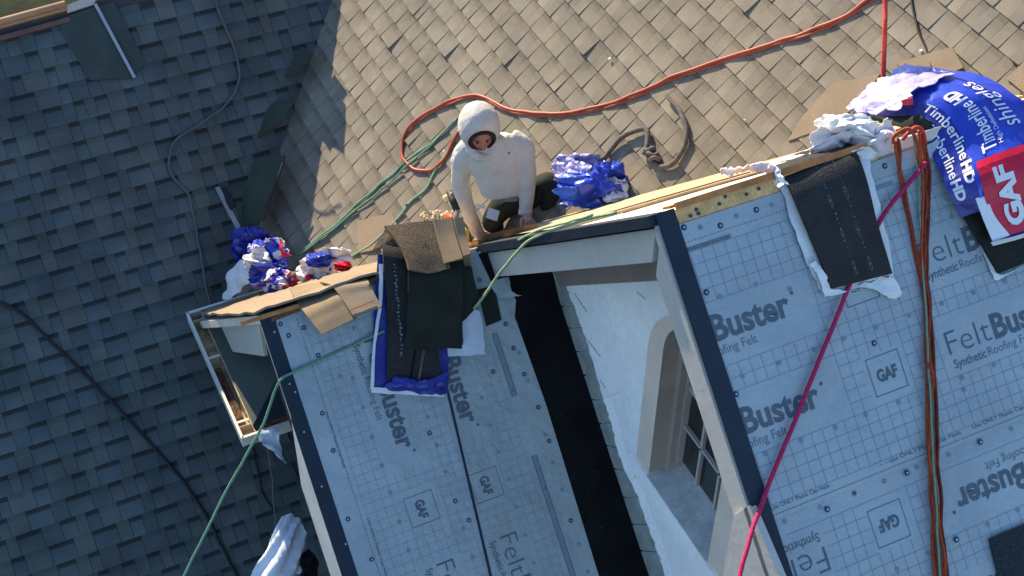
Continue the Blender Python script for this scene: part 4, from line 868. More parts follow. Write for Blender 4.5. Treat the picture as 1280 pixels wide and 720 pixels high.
lp2 = empty('plastic_litter', at(412,332,'S',0.1), 'smaller crumpled heap of white, blue and red film between the two ridges', 'plastic wrap')
heap('printed_film', 398,334,'S',0.17,0.105,0.075,0.07,M['litter'],8,parent=lp2,sub=5,crease=0.6)
heap('white_film', 418,322,'S',0.17,0.10,0.06,0.07,M['white_film'],9,parent=lp2,sub=5,crease=0.7)
heap('blue_film', 398,325,'S',0.22,0.075,0.045,0.06,M['blue_film'],10,parent=lp2,sub=4,crease=0.6)
heap('red_film', 429,333,'S',0.17,0.055,0.030,0.05,M['red_print'],11,parent=lp2,sub=4,crease=0.5)
heap('white_film', 384,340,'S',0.17,0.07,0.06,0.07,M['white_film'],12,parent=lp2,sub=5,crease=0.6)
lb = empty('plastic_bag', at(735,235,'S',0.05), 'bright blue and violet crumpled wrapper on the sunlit roof right of the worker', 'plastic wrap')
heap('blue_film', 738,238,'S',0.08,0.19,0.095,0.09,M['litter_b'],14,parent=lb,sub=5,crease=0.55)
heap('violet_film', 722,213,'S',0.09,0.13,0.09,0.08,M['violet_film'],15,parent=lb,sub=5,crease=0.5)
heap('blue_film', 762,222,'S',0.09,0.09,0.085,0.07,M['blue_film'],16,parent=lb,sub=5,crease=0.6)
heap('white_film', 768,238,'S',0.07,0.07,0.07,0.05,M['torn'],17,parent=lb,sub=4,crease=0.4)
drape('blue_sheet', over_ridge([[(704,234,'S',0.16),(726,216,'S',0.18),(752,212,'S',0.16)],[(702,246,'S',0.13),(728,236,'S',0.17),(764,226,'S',0.13)],[(704,258,'S',0.07),(735,250,'S',0.10),(772,240,'S',0.07)]]), 0.003, M['blue_film'], lb, ku=9, kv=8, amp=0.05, nsc=15, ragged=0.02)
drape('violet_sheet', over_ridge([[(706,197,'S',0.16),(722,202,'S',0.16),(740,206,'S',0.14)],[(698,212,'S',0.13),(718,216,'S',0.17),(738,218,'S',0.13)],[(702,232,'S',0.09),(716,232,'S',0.12),(732,226,'S',0.08)]]), 0.003, M['violet_film'], lb, ku=9, kv=8, amp=0.04, nsc=17, ragged=0.02)
lw = empty('white_wrapper_heap', A_(0.98,-0.02,0.05), 'crumpled white film heap between black shingles and blue bundle', 'plastic wrap')
heap('white_film', 1056,168,'Y',0.10,0.135,0.085,0.10,M['white_film'],21,parent=lw,sub=5,crease=0.6)
heap('white_film', 1088,178,'Y',0.04,0.12,0.085,0.08,M['white_film'],22,parent=lw,sub=5,crease=0.7)
drape('trailing_film', [[ry(1010,192,0.12), ry(1014,186,0.12)],[ry(1035,180,0.10), ry(1040,170,0.10)],[ry(1062,176,0.06), ry(1066,160,0.06)]], 0.004, M['white_film'], lw, amp=0.02, nsc=16, ragged=0.012)
drape('torn_film', [[ry(1066,190,-0.02), ry(1086,182,-0.02)],[ry(1080,200,-0.03), ry(1096,192,-0.03)],[ry(1086,214,-0.04), ry(1098,198,-0.04)]], 0.004, M['white_film'], lw, amp=0.02, nsc=16, ragged=0.012)
drape('torn_film', [[ry(1090,165,0.06), ry(1108,148,0.06)],[ry(1092,182,0.02), ry(1120,160,0.03)],[ry(1096,194,-0.02), ry(1116,176,-0.01)]], 0.004, M['white_film'], lw, amp=0.03, nsc=16, ragged=0.02)
lc = empty('white_cloth_strip', A_(0.42,0.0,0.03), 'narrow twisted white film strip lying along the main ridge', 'plastic wrap')
drape('film_strip', [[ry(898,220,0.14), ry(902,212,0.14)],[ry(925,216,0.10), ry(930,206,0.10)],[ry(950,214,0.06), ry(955,202,0.06)],[ry(966,224,0.0), ry(974,210,0.0)],[at(974,240,'A',0.06), at(984,232,'A',0.06)]], 0.006, M['white_film'], lc, ku=7, kv=8, amp=0.035, nsc=18, ragged=0.014)
# white bag at bottom left, hanging against the fascia, and a dark glove beside it
wb = empty('white_bag', at(352,690,'D',0.6), 'white crumpled sack with a grey fold beside the lower fascia board', 'bag')
drape('sack', over_ridge([[(352,645,'D',1.0),(366,644,'D',1.0),(378,655,'D',1.0)],[(340,672,'D',1.0),(358,668,'D',1.06),(380,668,'D',1.0)],[(326,700,'D',1.0),(352,695,'D',1.08),(381,690,'D',1.0)],[(308,730,'D',1.0),(345,728,'D',1.06),(376,716,'D',1.0)]]), 0.006, M['torn'], wb, ku=10, kv=10, amp=0.006, nsc=9, ragged=0.006, pleat=0.030)
heap('dark_fold', 386,706,'D',1.02,0.055,0.085,0.05,M['black'],31,parent=wb,sub=4)
drape('torn_scrap', over_ridge([[(322,540,'D',1.2),(350,534,'D',1.2)],[(324,552,'D',1.2),(352,560,'D',1.2)],[(336,560,'D',1.2),(358,580,'D',1.2)]]), 0.004, M['torn'], H, amp=0.03, nsc=16, ragged=0.02)
# ------------------------------------------------------------------ loose pieces on the valley
def slab(name, px, pl, h, t, m, label, cat, nrm=None, tilt=None):
    p = [at(x,y,pl,h+(tilt[i] if tilt else 0)) for i, (x, y) in enumerate(px)]
    n = (p[1]-p[0]).cross(p[-1]-p[0]).normalized(); n = n if n.dot(CAM-p[0]) > 0 else -n
    return MB().prism(p, n, t).build(name, m, label=label, cat=cat)
slab('valley_flashing', [(318,198),(356,194),(338,240),(322,280),(300,282),(304,240)], 'S', 0.17, 0.012, M['flash'], 'long dark green flashing strip leaning above the film heap', 'flashing')
slab('valley_flashing', [(350,122),(366,128),(352,150),(322,172),(312,168),(330,140)], 'S', 0.15, 0.012, M['flash'], 'middle dark green flashing strip on the shaded valley', 'flashing')
slab('valley_flashing', [(376,58),(392,66),(374,92),(355,96)], 'S', 0.12, 0.012, M['flash'], 'small dark green flashing strip highest on the shaded valley', 'flashing')
a, b = at(354,203,'S',0.19), at(329,276,'S',0.19); MB().tube([a,b], 0.008, 6).build('dark_rod', M['cable'], label='thin dark rod lying along the long flashing strip', cat='rod')
a, b = at(269,236,'S',0.28), at(298,292,'S',0.24); MB().box(a, b-a, V((0.03,0,0)), V((0,0,0.01))).build('metal_strip', M['cable_m'], label='thin bright metal strip standing out of the blue film', cat='strip')
slab('black_offcut', [(272,236),(282,233),(294,256),(288,262)], 'S', 0.26, 0.01, M['cable'], 'small black offcut behind the bright metal strip', 'offcut')
slab('loose_shingle', [(484,276),(532,268),(545,276),(500,300),(470,318),(478,296)], 'S', 0.02, 0.01, M['tan_p'], 'flat tan brown shingle scrap on the sunlit roof behind the stack', 'shingle') if False else None
slab('loose_shingle', [(446,276),(490,266),(498,286),(470,312),(448,316)], 'S', 0.018, 0.008, M['tan_p'], 'plain tan shingle scrap lying on sunlit roof left of the stack', 'shingle')
slab('loose_shingle', [(1120,78),(1190,58),(1204,84),(1150,110)], 'S', 0.018, 0.008, M['tan_p'], 'smooth tan shingle scrap lying above the blue wrapped bundle', 'shingle')
slab('loose_shingle', [(1002,146),(1040,104),(1100,92),(1075,130),(1030,160),(985,176)], 'S', 0.012, 0.006, M['tan_p'], 'long tan shingle scrap lying left of the blue bundle', 'shingle')
slab('loose_shingle', [(1258,98),(1290,66),(1330,90),(1280,116)], 'S', 0.018, 0.008, M['tan_p'], 'tan shingle scrap at the right edge above the bundle', 'shingle')
for (x, y, s2, lab) in ((761,75,0.012,'tiny white crumb on the sunlit shingles above the hose'),(1150,66,0.014,'small white scrap near the dark rope shadow line'),(554,190,0.008,'tiny pale crumb inside the hose loop'),(930,151,0.007,'tiny pale chip on the shingles left of the white film')):
    p = at(x,y,'S',0.02); MB().box(p, V((s2,0,0)), V((0,s2*.8,0)), V((0.002,0,s2*.7))).build('debris_chip', M['white_film'], label=lab, cat='debris')
# shingle pieces stacked on the far ridge just out of frame: they cast the jagged shadow
rb = empty('unseen_ridge_stack', V((-0.42,RY,-1.45)), 'unseen stack of shingles on the far ridge, casts the jagged shadow', 'shingle stack')
for i, (x, y, hh, ang) in enumerate(((-0.30,4.74,0.12,0.3),(-0.34,4.66,0.19,-0.25),(-0.22,4.72,0.09,0.6))):
    d = V((math.cos(ang),0,math.sin(ang)))*0.16; p = V((x-0.08,y,-1.47)); MB().box(p, d, V((0,0.08,0)), V((-0.05*math.sin(ang*5),0,hh))).build('shingle_sheet', M['back'], rb)
# ------------------------------------------------------------------ ropes, hoses and cables
def path(pts, pl='S', h=0.016): return [at(p[0],p[1],p[2] if len(p) > 2 else pl, p[3] if len(p) > 3 else h) for p in pts]
hp = [(1250,-90),(1180,-52),(1102,-10),(1060,17),(1020,36),(975,51),(925,67),(880,83),(840,96),(800,115),(765,129),(712,141),(678,142),(653,140),(629,133),(605,121),(587,119),(563,126),(539,138),(518,152),(506,169),(502,190),(508,204),(521,212),(539,212),(553,201),(563,183),(574,162)]
rope('air_hose', path(hp), 0.0098, M['hose'], 'red air hose looping behind the worker across the sunlit roof', 'hose', n=8)
hp2 = [(x+1.0, y+3.2) for i, (x, y) in enumerate(hp[:21])]
rope('air_hose', path(hp2, 'S', 0.010), 0.0075, M['hose'], 'second darker red hose strand lying just below the first', 'hose', n=8)
rope('hanging_rope', [at(1110,-160,'S',0.75), at(1107,-12,'S',0.45), at(1106,40,'S',0.40), at(1104,100,'S',0.25), at(1108,118,'Y',0.35)], 0.011, M['hose_b'], 'taut red rope coming down to the blue wrapped bundle', wander=0.002)
rope('rope_shadow_line', path([(1120,-120),(1130,-60),(1138,-6),(1144,25),(1152,48),(1160,68),(1169,92)], 'S', 0.012), 0.0055, M['cable'], 'thin black tube for rope shadow above the blue bundle', 'cord')  # dark tube added in place of the red rope's cast shadow
rope('green_rope', path([(572,148),(548,172),(520,192),(485,222),(450,252),(415,285),(378,312)], 'S', 0.014), 0.0075, M['green_d'], 'upper pale green rope running down to the film heap')
rope('green_rope', path([(566,152),(540,180),(510,206),(478,236),(445,262),(405,296),(372,318)], 'S', 0.018), 0.0065, M['green_d'], 'second green rope strand close beside the upper one')
rope('green_rope', path([(562,186),(548,208),(535,232),(515,250),(500,270),(470,300),(440,322)], 'S', 0.014), 0.0075, M['green_d'], 'lower green rope strand passing behind the shingle stack')
rope('green_rope', [at(770,266,'X',-0.095), at(740,272,'X',-0.095), at(712,281,'X',-0.095), at(684,290,'X',-0.10), at(662,300,'X',-0.11), at(645,317,'X',-0.12), at(622,345,'A2',0.28), at(605,370,'A2',0.16), at(592,385,'A2',0.09)], 0.0075, M['green_rope'], 'pale green rope hanging from beside the worker onto torn white backing', wander=0.004)
rope('green_rope', [at(740,269,'X',-0.10), at(705,279,'X',-0.10), at(675,287,'X',-0.105), at(648,300,'X',-0.11)], 0.006, M['green_rope'], 'short pale green rope strand on the rake edge by the worker', wander=0.004)
rope('green_line', [at(480,414,'A2',0.05), at(440,432,'A2',0.02), at(400,450,'A2',0.02), at(366,466,'A2',0.03), at(350,476,'A2',0.05), at(340,500,'A2',-0.1), at(322,545,'A2',-0.25), at(290,600,'A2',-0.5), at(255,670,'A2',-0.7), at(225,730,'A2',-0.9), at(170,850,'A2',-1.3)], 0.0075, M['green_d'], 'long green line over the left felt down past the gutter corner', wander=0.005)
rope('thin_line', [at(334,552,'D',1.2), at(340,600,'D',1.0), at(344,660,'D',0.95), at(348,730,'D',0.9)], 0.0045, M['cable_g'], 'thin grey line hanging below the gutter in front of the white sack', 'line')
rope('worn_rope', path([(742,208),(756,196),(772,178),(788,166),(803,161),(809,166),(810,180),(806,192)], 'S', 0.03), 0.0145, M['grey_rope'], 'thick worn grey rope curving up out of the blue film', n=8)
rk = path([(806,188),(814,200),(824,208),(838,206),(850,192),(857,176),(857,156),(852,142),(846,132),(838,124),(834,119)], 'S', 0.03)
rope('worn_rope', rk, [0.0145]*40+[0.013]*10+[0.011]*11, M['grey_rope'], 'thick worn grey rope end curling up with a frayed tip', n=8)
kn = empty('rope_knot', at(814,193,'S',0.03), 'tight grey knot joining the two worn rope pieces', 'knot')
for i in range(3):
    cN = at(812+i*3.5,187+i*6,'S',0.035); X = V((WX.x,WY.x,WZ.x)); Y = V((WX.y,WY.y,WZ.y)); Zc = V((WX.z,WY.z,WZ.z)); r = 0.022
    lp_ = [cN+(X*math.cos(a+i)*r*1.1+Zc*math.sin(a+i)*r*0.9+Y*0.3*r*math.sin(a*2)) for a in [k*math.pi/5 for k in range(11)]]
    MB().tube(cr(lp_,3), 0.012, 7).build('knot_turn', M['grey_rope'], kn, smooth=True)
# orange rope hank over the right felt
hank = [
 ([(1118,176,.07),(1123,210,.03),(1130,250,.02),(1139,292,.02),(1147,326,.02),(1155,372,.02),(1158,450,.02),(1161,540,.02),(1164,625,.02),(1170,730,.02),(1176,860,.02)], 0.0080, 'orange_l', 'leftmost strand of the orange rope hank over the right felt'),
 ([(1122,172,.08),(1127,214,.035),(1133,256,.03),(1143,300,.03),(1151,340,.03),(1158,390,.035),(1163,460,.035),(1165,545,.035),(1170,630,.035),(1175,730,.035),(1183,860,.02)], 0.0075, 'orange_rope', 'brown orange rope strand second from left in the hank'),
 ([(1153,163,.08),(1157,200,.03),(1158,250,.02),(1156,302,.02),(1157,345,.025),(1161,400,.03),(1160,470,.045),(1168,560,.02),(1167,640,.045),(1179,730,.02),(1188,860,.02)], 0.0080, 'orange_rope', 'darker straight strand on the right of the orange rope hank'),
 ([(1148,162,.09),(1152,196,.035),(1153,245,.03),(1153,300,.03),(1154,350,.035),(1157,410,.03),(1166,480,.03),(1164,565,.045),(1174,645,.03),(1182,730,.03),(1192,860,.03)], 0.0070, 'orange_l', 'bright orange strand looping over the ridge in the hank'),
 ([(1156,172,.06),(1160,215,.02),(1161,262,.02),(1159,310,.02),(1160,352,.02),(1164,402,.02),(1168,468,.02),(1172,552,.02),(1176,640,.02),(1185,730,.02),(1196,860,.02)], 0.0075, 'brown_rope', 'rightmost brown rope strand of the hank')]
for P_, r_, m_, lab in hank: rope('orange_rope', [at(x,y,'A',h) for x, y, h in P_], r_, M[m_], lab)
rope('orange_loop', [at(1118,178,'A',0.07), at(1117,170,'A',0.09), at(1124,163,'A',0.12), at(1134,161,'A',0.13), at(1142,167,'A',0.11), at(1147,180,'A',0.08), at(1150,205,'A',0.03)], 0.008, M['orange_l'], 'bright orange rope bight at the top of the hank on the ridge', 'rope')
rope('orange_loop', [at(1128,176,'A',0.09), at(1137,165,'A',0.12), at(1147,159,'A',0.12), at(1155,166,'A',0.09), at(1158,182,'A',0.05)], 0.008, M['hose_b'], 'red orange rope bight beside the blue bundle on the ridge', 'rope')
rope('green_strand', [at(1140,166,'A',0.09), at(1146,205,'A',0.03), at(1149,255,'A',0.03), at(1152,310,'A',0.03), at(1158,400,'A',0.045), at(1163,500,'A',0.05), at(1168,600,'A',0.05), at(1176,730,'A',0.05)], 0.0045, M['green_d'], 'thin green cord running down inside the orange rope hank', 'cord', wander=0.004)
rope('magenta_rope', [at(1160,200,'A',0.03), at(1130,236,'A',0.04), at(1104,270,'A',0.04), at(1082,315,'A',0.03), at(1056,372,'A',0.04), at(1030,435,'A',0.035), at(1000,510,'A',0.035), at(965,595,'A',0.035), at(948,640,'A',0.04), at(938,668,'A',0.07), at(922,730,'A',0.10), at(885,860,'A',0.15)], 0.0095, M['magenta_rope'], 'taut magenta rope running diagonally under the black shingles across the felt', wander=0.003)
# cables on the shaded roof
rope('roof_cable', path([(235,-150),(250,-60),(266,-8),(282,35),(296,70),(299,100),(285,128),(250,155),(220,175),(211,195),(216,220),(236,245),(244,280),(252,330),(263,384)], 'D', 0.03), 0.008, M['cable_g'], 'grey cable snaking down the shaded roof from the top edge', 'cable')
rope('roof_cable', path([(-160,330),(-80,352),(-10,374),(25,392),(60,424),(100,462),(140,503),(175,540),(215,585),(250,632),(275,680),(300,730),(330,800),(350,860)], 'D', 0.02), 0.011, M['cable'], 'black cable crossing the lower left of the shaded roof', 'cable')
rope('roof_cable', path([(318,560),(322,590),(332,624),(345,640)], 'D', 0.02), 0.006, M['cable'], 'short thin cable under the gutter corner', 'cable')
# ------------------------------------------------------------------ tools by the worker
tg = empty('nail_gun', at(566,262,'S',0.05), 'dark nail gun with red body lying behind the tan shingles', 'nail gun')
def tb(p, q, r, m, nm, n=8): MB().tube([p,q], r, n).build(nm, m, tg, smooth=True)
tb(at(562,240,'S',0.10), at(571,262,'S',0.08), 0.022, M['cable'], 'body'); tb(at(571,262,'S',0.08), at(569,284,'S',0.06), 0.016, M['leather'], 'nose')
tb(at(556,248,'S',0.09), at(566,243,'S',0.10), 0.018, M['sealant'], 'cap'); tb(at(560,270,'S',0.06), at(570,276,'S',0.06), 0.022, M['pad'], 'magazine')
yl = [at(575,284,'S',0.05), at(582,284,'S',0.05), at(583,304,'S',0.05), at(576,305,'S',0.05)]
MB().prism(yl, nS, 0.03).build('yellow_tool', M['yellow'], label='small yellow tool standing by the worker near hand', cat='tool')
mb = MB(); rnd = random.Random(6)
for i in range(40):
    p = at(rnd.uniform(526,566), 270+rnd.uniform(-5,5), 'S', 0.02+rnd.random()*0.02); r = rnd.uniform(0.006,0.016); mb.box(p, V((r,r*.3,0)), V((0,r,0)), V((0,.2*r,r*.6)))
mb.build('shingle_scraps', M['sealant'], label='bright crumbled scraps behind the fanned stack', kind='stuff', cat='scraps')
# ------------------------------------------------------------------ the worker
W = empty('person', at(640,285,'S'), 'worker in off white hooded sweatshirt kneeling on the roof and leaning over the edge', 'person')
def Z(px, py, z): return at(px,py,'Z',z)
def skin(name, pts, edges, m, parent, sub=2):
    me = bpy.data.meshes.new(name); me.from_pydata([tuple(p[0]) for p in pts], edges, []); me.materials.append(m)
    o = link(name, me, parent)
    o.modifiers.new('skin','SKIN'); o.modifiers['skin'].use_smooth_shade = True
    lay = me.skin_vertices[0].data if me.skin_vertices else None
    if lay is None:
        bm = bmesh.new(); bm.from_mesh(me); bm.verts.layers.skin.verify(); bm.to_mesh(me); bm.free(); lay = me.skin_vertices[0].data
    for i, p in enumerate(pts):
        r = p[1]; lay[i].radius = r if isinstance(r, tuple) else (r,r); lay[i].use_root = (i == 0)
    sb = o.modifiers.new('sub','SUBSURF'); sb.levels = sub; sb.render_levels = sub
    return o
# torso and sleeves in one piece
hip = Z(648,243,-1.46); waist = Z(640,232,-1.36); belly = Z(630,218,-1.27); chest = Z(617,196,-1.16); nk = Z(606,178,-1.07)
shL, shR = Z(582,190,-1.14), Z(650,176,-1.13)
sdv_ = (shR-shL).normalized()
mb = MB()
def loft(secs, n=20):
    vs = []
    for cN, hw, hd_, ax_ in secs:
        ax_ = ax_.normalized()
        for k in range(n):
            q = 2*math.pi*k/n; vs.append(cN+sdv_*(hw*math.copysign(abs(math.cos(q))**0.85,math.cos(q)))+ax_*(hd_*math.sin(q)))
    fs = [(i*n+k, i*n+(k+1)%n, (i+1)*n+(k+1)%n, (i+1)*n+k) for i in range(len(secs)-1) for k in range(n)]+[tuple(range(n-1,-1,-1)), tuple(range((len(secs)-1)*n,len(secs)*n))]
    mb.add(vs, fs)
tax = (Z(612,182,-1.10)-Z(631,250,-1.40)).normalized(); dep = sdv_.cross(tax)
loft([(Z(631,243,-1.37),0.112,0.085,dep),(Z(630,240,-1.355),0.130,0.102,dep),(Z(627,230,-1.31),0.132,0.104,dep),(Z(622,215,-1.24),0.136,0.100,dep),(Z(617,200,-1.175),0.148,0.096,dep),(Z(614,188,-1.125),0.154,0.085,dep),(Z(613,179,-1.09),0.145,0.070,dep),(Z(611,172,-1.06),0.105,0.056,dep)])
def arm(pr): mb.tube(cr([p for p, _ in pr],4), [pr[min(i//4,len(pr)-1)][1]*(1-(i%4)/4)+pr[min(i//4+1,len(pr)-1)][1]*(i%4)/4 for i in range(4*(len(pr)-1)+1)], 14)
arm([(Z(592,184,-1.12),0.066),(Z(581,195,-1.16),0.072),(Z(576,220,-1.29),0.059),(Z(580,246,-1.42),0.052),(Z(588,269,-1.55),0.043),(Z(595,286,-1.655),0.036)])
arm([(Z(636,178,-1.12),0.075),(Z(650,187,-1.15),0.074),(Z(656,210,-1.23),0.064),(Z(658,232,-1.31),0.056),(Z(658,250,-1.37),0.048),(Z(657,264,-1.415),0.040)])
sw = mb.build('sweatshirt', M['hoodie'], W, smooth=True)
rm = sw.modifiers.new('fuse','REMESH'); rm.mode = 'VOXEL'; rm.voxel_size = 0.0075; rm.use_smooth_shade = True
sm2 = sw.modifiers.new('soften','SMOOTH'); sm2.iterations = 9; sm2.factor = 0.5
tx = bpy.data.textures.new('folds','MARBLE'); tx.noise_scale = 0.12; tx.turbulence = 4.0; tx.noise_depth = 2
dm = sw.modifiers.new('folds','DISPLACE'); dm.texture = tx; dm.strength = 0.013; dm.mid_level = 0.5; dm.texture_coords = 'GLOBAL'
tx2 = bpy.data.textures.new('creases','CLOUDS'); tx2.noise_scale = 0.03
dm = sw.modifiers.new('creases','DISPLACE'); dm.texture = tx2; dm.strength = 0.003; dm.mid_level = 0.5; dm.texture_coords = 'GLOBAL'
# ribbed cuffs
for p, q, rr in ((Z(594,283,-1.64),Z(597,291,-1.68),0.037),(Z(657,261,-1.41),Z(656.5,269,-1.435),0.038)): MB().tube([p,q], rr, 14).build('cuff', M['hoodie'], W, smooth=True)
# hood: open ellipsoid looking down toward the hands
hc = Z(599,158,-0.975); face_t = Z(604,176,-1.02)
Fd = ((CAM-hc).normalized()*0.62+V((0.05,-0.35,-1.0)).normalized()*0.66).normalized()
Uh = (V((0,0,1))-Fd*Fd.z).normalized(); Rh = Fd.cross(Uh)
def lump(name, cen, rad, m, parent, cut=None, cutdir=None, seg=28, rng=20, warp=None, bottom=None):
    bm = bmesh.new(); bmesh.ops.create_uvsphere(bm, u_segments=seg, v_segments=rng, radius=1)
    if cut is not None:
        dl = [v for v in bm.verts if v.co.normalized().z > cut]; bmesh.ops.delete(bm, geom=dl, context='VERTS')
    for v in bm.verts:
        p = v.co.copy()
        if warp: p = warp(p)
        v.co = cen+Rh*(p.x*rad[0])+Uh*(p.y*rad[1])+Fd*(p.z*rad[2])
    me = bpy.data.meshes.new(name); bm.to_mesh(me); bm.free(); me.materials.append(m)
    for p in me.polygons: p.use_smooth = True
    return link(name, me, parent)
def hoodwarp(p):
    q = p.copy(); 
    if q.y < 0: q.x *= 1-0.10*(-q.y)
    q.z -= 0.10*abs(q.y) if q.z < 0 else 0
    q *= 1+0.035*noise.noise(p*2.2+V((3,1,2)))+0.010*(1-abs(noise.noise(V((p.x*4,p.y*1.6,p.z*1.6))))*3)
    q.y -= 0.10*max(0,-q.z)*(1 if q.y > 0 else 0)
    if q.y > 0.4: q.x *= 1-0.12*(q.y-0.4)
    return q
hd = lump('hood', hc, (0.100,0.130,0.120), M['hoodie'], W, cut=0.78, warp=hoodwarp)
sm = hd.modifiers.new('thick','SOLIDIFY'); sm.thickness = 0.012; sm.offset = -1
# dark rim of the hood opening
rim = [hoodwarp(V((0.625*math.cos(a),0.625*math.sin(a),0.78))) for a in [k*2*math.pi/28 for k in range(29)]]
rim = [hc+Rh*(p.x*0.100)+Uh*(p.y*0.130)+Fd*(p.z*0.120) for p in rim]
MB().tube(rim, 0.009, 6, cap=False).build('hood_lining', M['hair'], W, smooth=True)
# head with face
def facewarp(p):
    q = p.copy()
    def bumpf(cx, cy, s, a): return a*math.exp(-((p.x-cx)**2+(p.y-cy)**2)/(s*s)) if p.z > 0 else 0
    q.z += bumpf(0,-0.12,0.14,0.22)+bumpf(0,0.05,0.09,0.08)+bumpf(0,-0.52,0.25,0.07)+bumpf(0,-0.85,0.2,0.06)
    q.z -= bumpf(0.34,0.12,0.16,0.10)+bumpf(-0.34,0.12,0.16,0.10)+bumpf(0,-0.40,0.16,0.04)
    if p.y < 0: q.x *= 1-0.22*(-p.y)
    return q
head = lump('head', hc+Fd*0.012-Uh*0.012, (0.078,0.104,0.100), M['skin'], W, seg=40, rng=28, warp=facewarp)
def fpt(x, y, z): return hc+Fd*0.012-Uh*0.012+Rh*(x*0.078)+Uh*(y*0.104)+Fd*(z*0.100)
for sx in (-1,1):
    bm = bmesh.new(); bmesh.ops.create_uvsphere(bm, u_segments=10, v_segments=8, radius=0.007); me = bpy.data.meshes.new('eye'); bmesh.ops.translate(bm, verts=bm.verts, vec=fpt(0.34*sx,0.12,0.86)); bm.to_mesh(me); bm.free(); me.materials.append(M['hair']); link('eye', me, head)
    MB().tube([fpt(0.20*sx,0.29,0.92), fpt(0.52*sx,0.26,0.80)], 0.0025, 5).build('eyebrow', M['hair'], head)
    bm = bmesh.new(); bmesh.ops.create_uvsphere(bm, u_segments=8, v_segments=6, radius=0.016); me = bpy.data.meshes.new('ear'); bmesh.ops.translate(bm, verts=bm.verts, vec=fpt(0.98*sx,0.0,0.05)); bm.to_mesh(me); bm.free(); me.materials.append(M['skin']); link('ear', me, head)
MB().tube([fpt(-0.24,-0.47,0.86), fpt(0,-0.49,0.93), fpt(0.24,-0.47,0.86)], 0.005, 5).build('mouth', M['boot'], head)
# hood collar fold round the neck
ckc = Z(607,182,-1.075); ck = [ckc+V((1,0,0))*0.085*math.cos(a)+V((0,0.75,0.5))*0.075*math.sin(a) for a in [k*2*math.pi/16 for k in range(17)]]
MB().tube(ck, 0.026, 8, cap=False).build('hood_collar', M['hoodie'], W, smooth=True)
# drawstring and chest mark
MB().tube(cr([Z(606,200,-1.09), Z(612,214,-1.13), Z(608,228,-1.18)],4), 0.003, 5).build('drawstring', M['fascia'], W)
# hands
def hand(wrist, fwd, side, upv, m, curl=0.5):
    """palm + four fingers + thumb; fwd wrist->fingers, side toward the thumb"""
    L = 0.085
    pts = [(wrist,0.023),(wrist+fwd*0.040,(0.030,0.018)),(wrist+fwd*0.066,(0.032,0.016))]; ed = [(0,1),(1,2)]
    o = skin('hand', pts, ed, m, W, 2)
    lens = (0.056,0.064,0.060,0.046)
    for k in range(4):
        off = side*(0.024-0.016*k); b = wrist+fwd*0.066+off; l = lens[k]*random.uniform(0.95,1.05)
        d1 = (fwd+side*(0.10-0.07*k)-upv*curl*0.5).normalized(); d2 = (fwd*0.7-upv*curl*1.3).normalized(); d3 = (fwd*0.25-upv*curl*1.8).normalized()
        pp = [(b-fwd*0.015,0.0085),(b,0.0088),(b+d1*l*0.45,0.0082),(b+d1*l*0.45+d2*l*0.33,0.0075),(b+d1*l*0.45+d2*l*0.33+d3*l*0.25,0.0062)]
        skin('finger', pp, [(0,1),(1,2),(2,3),(3,4)], m, o, 1)
    tb_ = wrist+fwd*0.022+side*0.022
    pp = [(tb_,0.0110),(tb_+(side*0.8+fwd*0.6).normalized()*0.026,0.0100),(tb_+(side*0.8+fwd*0.6).normalized()*0.026+(fwd-upv*0.4+side*0.1).normalized()*0.026,0.0085),(tb_+(side*0.8+fwd*0.6).normalized()*0.026+(fwd-upv*0.6).normalized()*0.044,0.0070)]
    skin('thumb', pp, [(0,1),(1,2),(2,3)], m, o, 1)
    return o
hand(Z(596,289,-1.665), V((0.22,-0.75,-0.30)).normalized(), V((0.95,0.25,0.0)).normalized(), V((0,-0.3,0.95)).normalized(), M['skin_l'])
hand(Z(656,266,-1.42), V((0.05,-0.80,-0.45)).normalized(), V((-0.95,-0.05,0)).normalized(), V((0,-0.35,0.9)).normalized(), M['skin_l'])
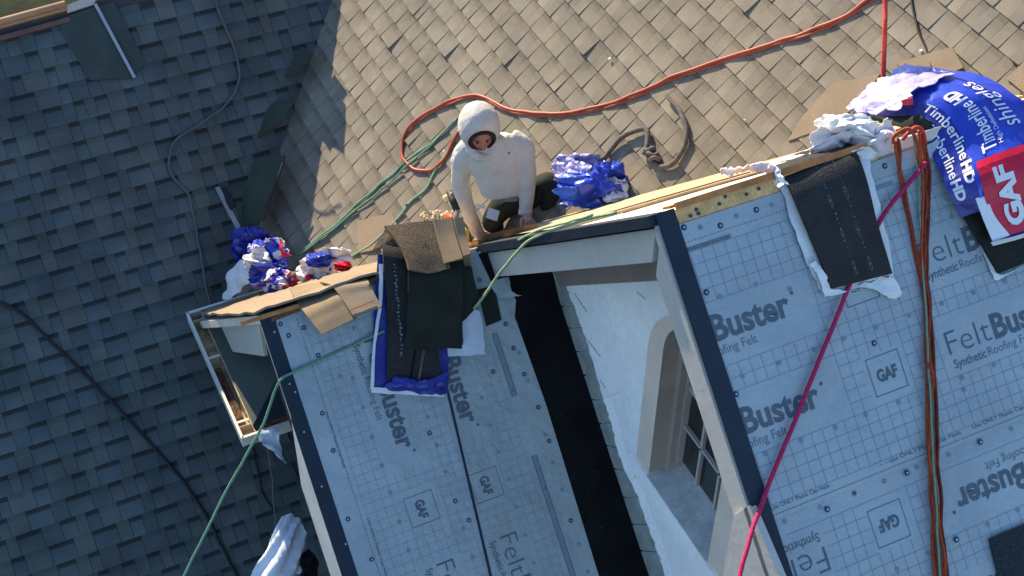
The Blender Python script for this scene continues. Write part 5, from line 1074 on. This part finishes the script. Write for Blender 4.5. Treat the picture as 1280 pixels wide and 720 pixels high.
# trousers: one piece from the waist, near knee toward the edge, far leg folded to the right
hL, hR = Z(634,246,-1.47), Z(664,238,-1.44)
pts = [(hip,(0.105,0.09)),(waist+(hip-waist)*0.35,(0.095,0.085)),
       (Z(628,256,-1.50),0.078),(Z(616,272,-1.56),0.066),(Z(612,284,-1.62),0.054),(Z(630,276,-1.66),0.046),(Z(652,262,-1.62),0.040),
       (Z(672,240,-1.42),0.084),(Z(685,226,-1.34),0.084),(Z(692,238,-1.38),0.080),(Z(690,258,-1.46),0.062),(Z(676,272,-1.54),0.045)]
ed = [(0,1),(0,2),(2,3),(3,4),(4,5),(5,6),(0,7),(7,8),(8,9),(9,10),(10,11)]
skin('trousers', pts, ed, M['trouser'], W, 2)
def boot(p0_, d, name='boot'):
    p0_ = V(p0_); d = V(d).normalized()
    pts = [(p0_,(0.036,0.036)),(p0_+d*0.05,(0.034,0.030)),(p0_+d*0.11,(0.036,0.024)),(p0_+d*0.155,(0.026,0.018))]
    b = skin(name, pts, [(0,1),(1,2),(2,3)], M['boot'], W, 2); return b
boot(Z(697,226,-1.34), at(700,250,'Z',-1.45)-at(697,226,'Z',-1.34))
boot(Z(664,270,-1.56), V((0.35,-0.2,0.1)))
MB().tube(cr([Z(696,216,-1.30), Z(702,226,-1.33), Z(703,240,-1.39)],4), 0.014, 7).build('boot_trim', M['pad'], W, smooth=True)
# tool pouch, phone-like white patch on thigh, belt
def box_at(p, X, Y, Zv, m, nm): return MB().box(V(p)-V(X)/2-V(Y)/2, X, Y, Zv).build(nm, m, W)
bx = V((WX.x,WY.x,WZ.x)); by = V((WX.y,WY.y,WZ.y)); bz = V((WX.z,WY.z,WZ.z))
pb = box_at(Z(637,244,-1.36), bx*0.095, by*0.07-bx*0.01, -bz*0.03, M['leather'], 'tool_pouch')
box_at(Z(616,268,-1.46), bx*0.060+by*0.02, by*0.055-bx*0.015, -bz*0.012, M['fascia_w'], 'thigh_patch')
box_at(Z(601,258,-1.46), bx*0.05+by*0.012, by*0.02, -bz*0.012, M['fascia_w'], 'thigh_patch')
mk = Z(634.5,190.5,-1.02); MB().box(mk, bx*0.014, by*0.007, -bz*0.004).build('chest_mark', M['hair'], W)
# the dark board he is fitting along the edge
MB().prism([at(602,294,'X',-0.06), at(640,286,'X',0.0), at(672,279,'X',0.06), at(674,283,'X',0.06), at(604,304,'X',-0.06)], V((-0.3,-0.4,0.8)).normalized(), 0.012).build('edge_strip', M['brown'], label='thin brown edge strip under the worker hands', cat='strip')
